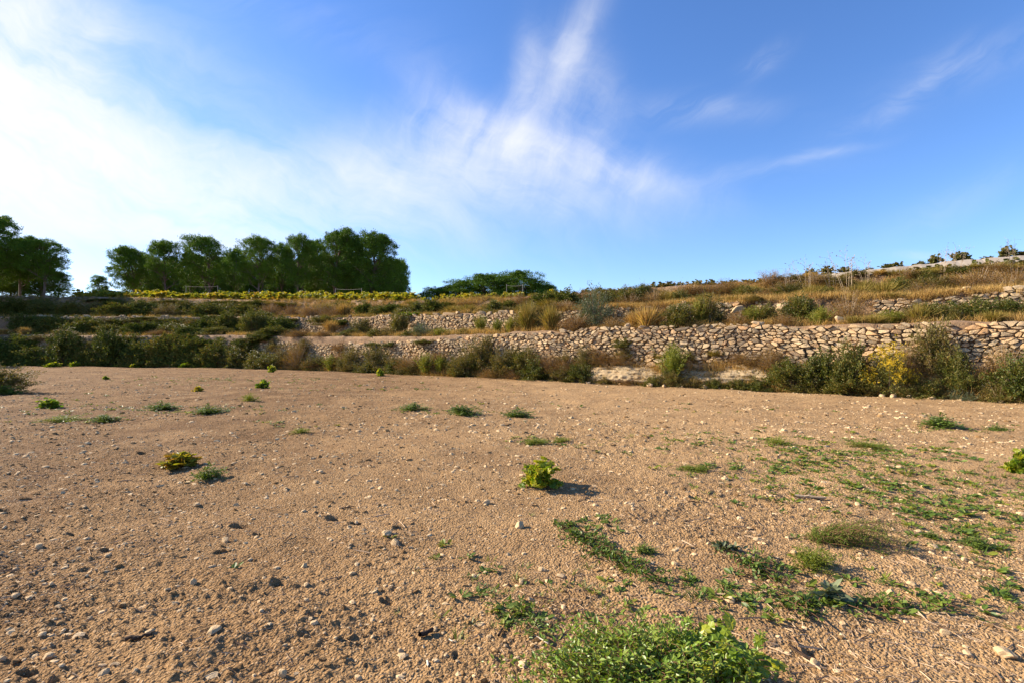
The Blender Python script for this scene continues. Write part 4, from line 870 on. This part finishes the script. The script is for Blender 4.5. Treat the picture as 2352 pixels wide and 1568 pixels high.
def trail(name, pts, width, n, L, W, mat, hgt, seed, tmpl=T_OVAL, nst=40, label='', cat='weed', group=None):
    """a trailing plant lying along a line of photograph points"""
    r = np.random.RandomState(seed); G = np.array([gp(*p) for p in pts]); c = G.mean(0); u = np.linspace(0, 1, len(G))
    def at(f): return np.stack([np.interp(f, u, G[:, 0]), np.interp(f, u, G[:, 1])], -1)
    cz = float(gz(c[0], c[1])); t = thing(name, (c[0], c[1], cz)); acc = Acc(); LV = Acc()
    for k in range(nst):
        f0 = r.rand(); p0 = at(np.array([f0]))[0]; a = r.rand() * 6.28; l = r.uniform(.15, .6) * width * 1.6; m = 9; g = np.linspace(0, 1, m)
        q = p0 + np.stack([np.cos(a + g * .8) * g * l, np.sin(a + g * .8) * g * l], -1); z = gz(q[:, 0], q[:, 1]) + .01 + hgt * np.sin(g * 2.6) * r.uniform(.3, 1)
        P = np.column_stack([q, z]) - [c[0], c[1], cz]; acc.add(*tube(P, .0025, 3))
        mm = max(4, n // nst); s = r.rand(mm); Q = np.stack([np.interp(s, g, P[:, j]) for j in range(3)], -1) + r.normal(size=(mm, 3)) * [.012, .012, .006]
        LV.add(*place(Q, nrm(r.normal(size=(mm, 3)) * [1, 1, .5] + [0, 0, .3]), nrm(r.normal(size=(mm, 3)) * .5 + [0, 0, 1]), L * r.uniform(.6, 1.3, mm), tmpl[0], tmpl[1], L * W * r.uniform(.8, 1.2, mm)))
    obj('foliage', LV.mesh(name + '_foliage', [mat]), t); obj('stems', acc.mesh(name + '_stems', [L_RED]), t); tag(t, label, cat, group); return t
trail('trailing_weed', [(1310, 1225), (1350, 1250), (1400, 1275), (1450, 1300), (1500, 1330)], .26, 1100, .032, .62, L_WEED, .05, 1, nst=70, label='dark trailing weed running diagonally in the centre foreground')
trail('trailing_weed', [(1270, 1205), (1320, 1215)], .12, 160, .03, .6, L_WEED, .02, 6, nst=16, label='thin start of runner above the diagonal trailing weed')
trail('trailing_weed', [(1700, 1290), (1740, 1310), (1790, 1340)], .24, 420, .032, .7, L_WEED, .06, 2, nst=50, label='dark clump of trailing weed left of the light green herb')
trail('trailing_weed', [(1760, 1380), (1850, 1405), (1950, 1405), (2080, 1400), (2180, 1395)], .24, 320, .032, .8, L_WEED, .04, 3, nst=46, label='row of round-leaved weeds across the right foreground')
trail('trailing_weed', [(1880, 1385), (1905, 1390)], .1, 60, .085, .6, L_GREY, .07, 31, nst=8, label='pale broad-leaved seedling standing in the row of weeds')
trail('trailing_weed', [(1630, 1260), (1680, 1275)], .1, 130, .045, .7, L_GREY, .03, 32, nst=12, label='pale grey-green weed behind the dark trailing clump')
trail('trailing_weed', [(1100, 1330), (1180, 1390), (1230, 1430)], .2, 150, .04, .4, L_WEED, .03, 33, nst=18, label='sparse weed runner leading to the foreground bush')

# foreground bush: trailing shrub with a vine growing through it
def fore_bush():
    r = np.random.RandomState(77); x, D = gp(1450, 1600); z0 = float(gz(x, D)); t = thing('trailing_shrub', (x, D, z0)); acc = Acc(); LV = Acc()
    tv = [(0, 0, 0), (.3, -.5, .07), (.65, -.36, .05), (1, 0, -.1), (.65, .36, .05), (.3, .5, .07), (.3, 0, -.03), (.65, 0, -.02)]
    tf = [[(0, 1, 6), (0, 6, 5), (3, 7, 2), (3, 4, 7)], [(1, 2, 7, 6), (6, 7, 4, 5)]]
    for k in range(420):
        a = r.rand() * 6.28; l = r.uniform(.16, .50); bx, by = r.normal(size=2) * [.15, .10] + [.04, 0]; hgt = r.uniform(.07, .27); m = 10; g = np.linspace(0, 1, m); cv = r.normal() * .9
        px_ = bx + np.cos(a + g * cv) * g * l; py_ = by + np.sin(a + g * cv) * g * l * .8
        z = gz(px_ + x, py_ + D) - z0 + .01 + hgt * np.sin(g * r.uniform(1.4, 2.7)) ; P = np.column_stack([px_, py_, z]); acc.add(*tube(P, .0022 * (1.2 - g), 4))
        mm = 17; s = np.linspace(.1, 1, mm) ; Q = np.stack([np.interp(s, g, P[:, j]) for j in range(3)], -1)
        tang = nrm(np.gradient(P, axis=0)); T = np.stack([np.interp(s, g, tang[:, j]) for j in range(3)], -1); sd_ = nrm(np.cross(T, [0, 0, 1])) * np.where(np.arange(mm) % 2, 1, -1)[:, None]
        ll = r.uniform(.022, .045, mm) * (1.15 - .3 * s)
        LV.add(*place(Q, nrm(T * .6 + sd_ * .8 + [0, 0, .35] + r.normal(size=(mm, 3)) * .25), nrm([0, 0, 1] + r.normal(size=(mm, 3)) * .4), ll, tv, tf, ll * .42))
    obj('foliage', LV.mesh('trailing_shrub_foliage', [L_FORE]), t); obj('stems', acc.mesh('trailing_shrub_stems', [L_RED]), t)
    tag(t, 'bushy bright green small-leaved shrub cut by the bottom edge', 'shrub')
fore_bush()
def fore_vine():
    r = np.random.RandomState(78); x, D = gp(1640, 1575); z0 = float(gz(x, D)); t = thing('grape_vine', (x, D, z0)); acc = Acc(); LV = Acc()
    for k in range(60):
        a = r.rand() * 6.28; l = r.uniform(.06, .22); hgt = r.uniform(.10, .22); g = np.linspace(0, 1, 7)
        P = np.column_stack([np.cos(a) * g * l * 1.2 + r.normal() * .05, np.sin(a) * g * l * .8 + r.normal() * .04, .01 + hgt * np.sin(g * 1.9)]); acc.add(*tube(P, .004 * (1.2 - g), 5))
        mm = 6; s = np.linspace(.3, 1, mm); Q = np.stack([np.interp(s, g, P[:, j]) for j in range(3)], -1) + r.normal(size=(mm, 3)) * .012
        ll = r.uniform(.045, .075, mm)
        LV.add(*place(Q, nrm(r.normal(size=(mm, 3)) * [1, 1, .3] + [0, -.5, -.1]), nrm([0, -.55, 1] + r.normal(size=(mm, 3)) * .45), ll, T_VINE[0], T_VINE[1], ll * 1.0))
    obj('foliage', LV.mesh('fore_vine_foliage', [leaf_mat('foreground_vine_leaves', [(0.072, 0.136, 0.012), (0.128, 0.216, 0.016), (0.208, 0.272, 0.024), (0.336, 0.304, 0.040)], .42, .4, .4, 6)]), t); obj('stems', acc.mesh('fore_vine_stems', [L_RED]), t)
    tag(t, 'vine with large yellow-green leaves at the bottom edge, beside the bushy shrub', 'grape vine', GV)
fore_vine()

# rocks one can point at
def rock_mesh(seed, fl=.6):
    r = np.random.RandomState(seed); V, F = ICO3; V = V.copy()
    for k in range(11):      # chip flat facets off a ball
        n = nrm(r.normal(size=3)); d = r.uniform(.55, .85); q = V @ n; V = V - np.maximum(q - d, 0)[:, None] * n
    V *= 1 + (vnoise(V[:, 0] * 3 + 9, V[:, 1] * 3 + V[:, 2] * 2, seed) - .5)[:, None] * .16
    V *= [1, .75, fl]; return V, F
ROCK = [mk_mesh('rock', *(lambda vf: (vf[0], [(vf[1], 0)]))(rock_mesh(s, f)), [M_FIELDSTONE]) for s, f in ((1, .6), (2, .45), (3, .7), (4, .5), (5, .8), (6, .35))]
ROCKS = """491 1458 36 5;647 1556 24 4;518 1234 20 4;446 1337 19 2;383 1352 19 0;135 1386 17 4;90 1251 22 4;110 1500 30 1;266 1519 22 0;34 1366 28 1;68 1367 22 5;239 1549 32 1;724 1107 17 1;699 1289 17 2;703 1375 15 4;205 1409 15 2;451 1156 19 0
888 1225 28 3;909 1240 24 2;1117 1156 20 1;1194 1211 28 2;1199 1324 20 4;1289 1314 26 5;1247 1297 22 1;921 1482 18 2;822 1552 20 4;1000 1433 16 2;856 1407 15 0;1366 1163 16 1;905 1307 16 0;1549 1299 15 4
2304 1514 48 3;2225 1511 24 0;1873 1516 24 2;1695 1472 30 1;1639 1478 30 5;2093 1346 20 1;2049 1367 24 2;2136 1368 30 3;1741 1252 22 1;1822 1279 17 0;2213 1287 16 2;2143 1257 24 5;2196 1192 17 1;1971 1159 15 0;1675 1387 26 2;2172 1468 20 4;2329 1451 14 0;1664 1097 19 5;1740 750 0 0"""
RL = []
for it in ROCKS.replace('\n', ';').split(';'):
    a, b, w, k = map(float, it.split())
    if w: RL.append((a, b, w, int(k)))
def rock_zone(a, b):
    side = 'left' if a < 780 else ('centre' if a < 1500 else 'right')
    return side, ('near the bottom edge' if b > 1430 else ('in the near foreground' if b > 1280 else 'in the middle foreground'))
gg = {}
for rk in RL: gg.setdefault(rock_zone(*rk[:2]), []).append(rk)
for (side, band), L in gg.items():
    L.sort()
    for i, (a, b, w, k) in enumerate(L):
        x, D = gp(a, b); s = w * K / 512 * D / 2 * 1.15; z = float(gz(x, D))
        o = obj('rock', ROCK[k], None, (x, D, z + s * .16)); o.scale = (s, s, s); o.rotation_euler = (RNG.uniform(-.25, .25), RNG.uniform(-.25, .25), RNG.uniform(0, 6.28))
        big = max(L, key=lambda q: q[2]) == (a, b, w, k)
        shape = ('flat', 'flat', 'chunky', 'slab-like', 'upright', 'thin flat')[k]
        lab = (f'largest {shape} pale rock on the {side} side {band}' if big else f'{shape} pale rock, {ORD[i]} from left on the {side} side {band}')
        tag(o, lab.replace('the centre side', 'the centre of the field'), 'rock', 'rocks lying in the field')
o = obj('rock', ROCK[0], None, tuple(H1(1742, 2.02) + [0, -.1, .12])); o.scale = (.33, .25, .24); tag(o, 'round boulder resting on top of the long stone wall', 'rock')
o = obj('rock', ROCK[2], None, tuple(H1(1440, 2.15) + [0, -.1, .16])); o.scale = (.2, .16, .2); tag(o, 'white round stone lying above the long stone wall near the straw tussock', 'rock')
for a, s_, sc, lb in ((2207, 4.15, .34, 'pale boulder on top of the upper rubble wall at right'), (2050, 4.3, .26, 'pale boulder on the slope left of the upper rubble wall'), (1960, 2.9, .3, 'slanted boulder below the left end of the rubble wall'),
                      (1975, 2.7, .26, 'small boulder tumbled below the rubble wall end'), (1790, 3.6, .34, 'pale boulder at the left of the crumbling wall'), (1922, 2.3, .3, 'whitish rock beside the long wall top at the slump'), (2095, 5.2, .3, 'flat pale rock in the dry scrub at upper right'), (1690, 3.7, .4, 'rounded grey boulder in the broken upper wall')):
    p = H1(a, s_); o = obj('rock', ROCK[RNG.randint(0, 3)], None, (p[0], p[1] - .2, p[2] + sc * .4)); o.scale = (sc, sc, sc); o.rotation_euler = (.2, .1, RNG.uniform(0, 6)); tag(o, lb, 'rock', 'boulders on the terraces')

for k in range(26):
    a = RNG.choice((RNG.uniform(1330, 1780), RNG.uniform(1960, 2340))); p = H1(a, RNG.uniform(-.02, .06)); sc = RNG.uniform(.05, .15)
    o = obj('rock', ROCK[RNG.randint(0, 5)], None, (p[0], p[1] - RNG.uniform(.05, .5), max(p[2], 0) + sc * .2)); o.scale = (sc, sc, sc); o.rotation_euler = (RNG.uniform(-.4, .4), RNG.uniform(-.4, .4), RNG.uniform(0, 6)); tag(o, 'small stone fallen at the foot of the pale bedrock ledges', 'rock', 'stones fallen below the ledges')
# sticks
def stick(a, b, l, ang, rad, mat, label, seed, fork=0):
    r = np.random.RandomState(seed); x, D = gp(a, b); L = l * K / 512 * D; z = float(gz(x, D)); f = np.linspace(-.5, .5, 9)
    bend = np.cumsum(r.normal(size=9)) * .02 * L; P = np.stack([f * L * math.cos(ang) - bend * math.sin(ang), f * L * math.sin(ang) + bend * math.cos(ang), f * 0], -1)
    P[:, 2] = np.maximum(gz(P[:, 0] + x, P[:, 1] + D) - z, 0) + rad * 1.3; acc = Acc(); acc.add(*tube(P, rad * r.uniform(.75, 1.2, 9) * np.r_[np.linspace(1, .75, 9)], 7))
    for q in range(fork):
        i = r.randint(2, 7); e = P[i] + np.array([math.cos(ang + r.uniform(-1, 1)), math.sin(ang + r.uniform(-1, 1)), .3]) * L * .3; acc.add(*tube([P[i], (P[i] + e) / 2, e], [rad * .6, rad * .5, rad * .2], 5))
    o = obj('stick', acc.mesh('stick', [mat], True), None, (x, D, z)); tag(o, label, 'stick', 'sticks lying in the field')
M_WHITE = plain_mat("bleached_cane", (.68, .60, .48), (.5, .42, .3), 15, .8, .2); M_DARKW = plain_mat("dark_wood", (.09, .055, .035), (.03, .02, .015), 15, .9, .8)
stick(1861, 1143, 64, -.25, .016, M_DEAD, 'weathered dead branch lying in the right middle field', 1, 2)
stick(1840, 1500, 66, 2.1, .008, M_DARKW, 'dark thin branch near the bottom right', 2, 1)
stick(1245, 1465, 40, 2.4, .005, M_WHITE, 'bleached white cane just left of the foreground bush', 3)
stick(982, 1518, 24, 1.9, .006, M_WHITE, 'short white cane piece near the bottom centre', 4)
stick(1036, 1458, 14, 2.3, .004, M_WHITE, 'tiny bleached cane piece left of the white cane', 5)
stick(979, 1446, 40, .9, .013, M_DARKW, 'dark split root stump in the bottom centre', 6, 3)
stick(1150, 1446, 30, 1.3, .008, M_DARKW, 'small dark stick left of the foreground bush', 7)
stick(318, 1468, 50, .3, .012, M_DARKW, 'dark crusted stick at lower left', 8, 1)
stick(1005, 1295, 110, .12, .003, M_TWIG, 'long thin twig lying in the centre foreground', 9, 2)
stick(800, 1165, 30, .7, .007, M_DARKW, 'dark bent root piece beside the hole in the centre', 10, 1)
stick(360, 1392, 90, .25, .003, M_TWIG, 'long thin pale twig at lower left', 12)
stick(1590, 1150, 40, -.5, .005, M_DARKW, 'dark curved twig right of the lone vine', 13, 1)

# ---------------------------------------------------------------- stuff: gravel, twigs, weeds, dry ground cover
def in_field(x, y):
    xd = (x / y * 512 + 512) / K; return y < np.interp(xd, xt, D0t) - .1
def scatter_field(r, n, dmin, dmax, pw=1.0, spread=1.06):
    D = dmin * (dmax / dmin) ** (r.rand(n) ** pw); x = (r.rand(n) * 2 - 1) * spread * D; k = in_field(x, D); return x[k], D[k]
def gravel():
    r = np.random.RandomState(55); x, y = scatter_field(r, 170000, 2.0, 46, 1.15); n = len(x)
    dens = vnoise(x * .55, y * .55, 77) * .9 + vnoise(x * 2.4, y * 2.4, 78) * .6; k = r.rand(n) < np.clip(dens * 2.4 - .85, .2, 1); x, y = x[k], y[k]; n = len(x)
    s = .0034 * (1 - r.rand(n)) ** (-.43); s = np.clip(s, 0, .026) * np.clip(y / 5, .85, 2.2)
    z = gz(x, y) - s * .05; TV = ICO_V
    V = TV[None] * r.uniform(.65, 1.25, (n, 12, 1)) * s[:, None, None] * np.stack([r.uniform(.7, 1.5, n), r.uniform(.7, 1.4, n), r.uniform(.4, .9, n)], -1)[:, None]
    a = r.rand(n) * 6.28; c, s_ = np.cos(a)[:, None], np.sin(a)[:, None]; V = np.stack([V[..., 0] * c - V[..., 1] * s_, V[..., 0] * s_ + V[..., 1] * c, V[..., 2]], -1) + np.stack([x, y, z], -1)[:, None]
    F = (ICO_F[None] + (np.arange(n) * 12)[:, None, None]); pale = r.rand(n) < np.where(s > .011, .6, .3)
    o = obj('gravel', mk_mesh('gravel', V.reshape(-1, 3), [(F[pale].reshape(-1, 3), 0), (F[~pale].reshape(-1, 3), 1)], [M_FIELDSTONE, M_CLOD])); tag(o, 'pebbles and clods strewn over the field', kind='stuff')
M_CLOD = plain_mat("soil_clods", (.31, .185, .075), (.16, .087, .033), 30, .95, .5, .6)
gravel()
def twigs():
    r = np.random.RandomState(56); x, y = scatter_field(r, 16000, 2.0, 14, 1.1); k = r.rand(len(x)) < np.clip(vnoise(x * 1.1, y * 1.1, 5) * 1.7 - .45, .02, 1); x, y = x[k], y[k]; n = len(x)
    L = r.uniform(.015, .07, n) * (1 + (r.rand(n) < .06) * 1.5); a = r.rand(n) * 6.28; D = np.stack([np.cos(a), np.sin(a), r.normal(size=n) * .15], -1)
    tv = [(-.5, -.5, 0), (-.5, .5, 0), (-.5, 0, .8), (0, -.5, .5), (0, .6, .3), (0, 0, 1.1), (.5, -.5, 0), (.5, .5, 0), (.5, 0, .8)]; tv = [(p[0], p[1], p[2] * .07) for p in tv]
    tf = [[(0, 1, 4, 3), (1, 2, 5, 4), (2, 0, 3, 5), (3, 4, 7, 6), (4, 5, 8, 7), (5, 3, 6, 8)], [(0, 2, 1), (6, 7, 8)]]
    V, F = place(np.stack([x, y, gz(x, y) + .004], -1), D, np.tile([0, 0, 1.], (n, 1)), L, tv, tf, r.uniform(.002, .0045, n))
    o = obj('twigs', mk_mesh('twigs', V, F, [M_TWIG])); tag(o, 'small twigs and straw bits strewn over the field', kind='stuff')
twigs()
def weeds():
    r = np.random.RandomState(57); acc = Acc(); pts = []
    def patch(xd, yd, wd, hd, n):
        n = int(n * .75); a = r.normal(size=n) * wd / 2 + xd; b = r.normal(size=n) * hd / 2 + yd
        for p, q in zip(a, b):
            if q > 845 and q < 1600: X, D = gp(p, q); pts.append((X, D))
    for a in ((1880, 1040, 330, 50, 260), (2000, 1110, 420, 60, 380), (2200, 1150, 260, 70, 240), (1620, 1075, 120, 14, 50), (1560, 1010, 300, 30, 70), (1230, 1020, 110, 16, 40), (1850, 1060, 120, 40, 90), (2050, 1050, 160, 30, 90),
              (380, 940, 300, 14, 110), (180, 962, 160, 10, 50), (480, 873, 260, 10, 110), (900, 890, 300, 10, 60), (700, 870, 300, 8, 60), (640, 975, 80, 10, 20), (1030, 945, 120, 8, 36), (2250, 980, 200, 14, 40), (1700, 1370, 200, 50, 60), (1950, 1400, 420, 30, 90),
              (1300, 1350, 300, 60, 60), (2250, 1240, 180, 60, 70), (1380, 1210, 100, 20, 20), (2300, 1370, 80, 60, 30), (1200, 1420, 160, 40, 30), (1450, 940, 500, 30, 50), (900, 1280, 400, 120, 14), (120, 925, 200, 30, 24), (2100, 1300, 400, 80, 40)):
        patch(*a)
    P = np.array(pts); k = in_field(P[:, 0], P[:, 1]); P = P[k]; z = gz(P[:, 0], P[:, 1])
    for i in range(len(P)):
        D = P[i, 1]; m = r.randint(6, 15); sc = r.uniform(.6, 1.25) * (.8 + .03 * min(D, 20)); a = r.rand(m) * 6.28; tilt = r.uniform(.12, .6, m); grass = r.rand() < .45
        dirs = np.stack([np.cos(a), np.sin(a), tilt + (.4 if grass else 0)], -1); off = np.stack([np.cos(a), np.sin(a), a * 0], -1) * r.uniform(0, .045, (m, 1)) * sc
        L = r.uniform(.03, .075, m) * sc; V, F = place(np.array([P[i, 0], P[i, 1], z[i] + .004]) + off, dirs, nrm([0, 0, 1] + r.normal(size=(m, 3)) * .3), L, *(T_BLADE if grass else T_OVAL), W=L * (.12 if grass else .6))
        mi = 1 if r.rand() < .3 else 0; acc.add(V, [(f, mi) for f, _ in F])
    o = obj('ground_weeds', acc.mesh('ground_weeds', [L_WEED, L_WEEDY])); tag(o, 'scattered low green weeds between the stones of the field', kind='stuff')
weeds()

def ground_cover(name, label, seed, regions, mats, blades_n, Lr, Wr, style):
    """dense small tufts over the banks; regions: (x0, x1, s0, s1, count)"""
    r = np.random.RandomState(seed); acc = Acc()
    for (x0, x1, s0, s1, n) in regions:
        xd = r.uniform(x0, x1, n); s = r.uniform(s0, s1, n); P = hill(xd, s); k = vnoise(P[:, 0] * .7, P[:, 1] * .7 + P[:, 2], seed) > r.uniform(.1, .6, n); P = P[k]; n2 = len(P)
        Q = np.repeat(P, blades_n, 0); N = len(Q); hgt = np.repeat(r.uniform(.6, 1.3, n2), blades_n)
        if style == 'grass':
            Q = Q + r.normal(size=(N, 3)) * [.08, .08, .0]; D = nrm(r.normal(size=(N, 3)) * [.45, .45, .1] + [0, 0, 1]); L = r.uniform(*Lr, N) * hgt; V, F = place(Q, D, r.normal(size=(N, 3)), L, *T_BLADE, W=r.uniform(*Wr, N))
        else:
            d = nrm(r.normal(size=(N, 3)) + [0, -.2, .5]); Q = Q + d * r.uniform(.02, .26, (N, 1)) * hgt[:, None] * [1.1, 1.1, .9]; L = r.uniform(*Lr, N); V, F = place(Q, nrm(d + r.normal(size=(N, 3)) * .7), r.normal(size=(N, 3)), L, *T_LEAF, W=L * .5)
        mi = r.randint(0, len(mats)); f4 = [(f, 0) for f, _ in F]
        acc.add(V, f4)
    o = obj(name, acc.mesh(name, mats)); tag(o, label, kind='stuff')
ground_cover('dry_grass', 'brown dry grass and thatch covering the terrace slopes', 91, [(1150, 2500, 2.15, 3.3, 5200), (1150, 2500, 3.9, 5.75, 9000), (550, 1150, 2.1, 3.0, 2200), (600, 1150, 4.1, 6.0, 4200), (-100, 600, 2.1, 3.0, 1500), (-100, 600, 4.2, 6.1, 2600), (1100, 2500, .3, 1.0, 2000), (600, 1200, .1, 1.0, 2500), (300, 2500, -.0, .25, 3500)], [L_STRAW], 16, (.14, .40), (.008, .018), 'grass')
ground_cover('dry_scrub', 'low brown scrub covering the terrace slopes', 92, [(1150, 2500, 2.3, 3.4, 1500), (1150, 2500, 4.1, 6.0, 3400), (600, 1200, 4.2, 6.0, 1200), (1000, 2500, .1, .9, 900), (1300, 2450, 3.2, 4.0, 700)], [L_DRY], 60, (.03, .07), (.01, .02), 'scrub')
ground_cover('green_scrub', 'low green scrub covering the terrace slopes', 93, [(-200, 700, .05, 1.5, 2600), (-200, 1150, 2.1, 3.2, 1900), (-200, 1150, 4.1, 6.0, 5200), (-200, 300, 5.0, 6.0, 1200), (700, 2500, .02, .6, 1700), (1150, 2500, 2.3, 3.3, 700), (1150, 2500, 4.3, 5.8, 900)], [L_OLIVE], 60, (.035, .08), (.01, .02), 'scrub')
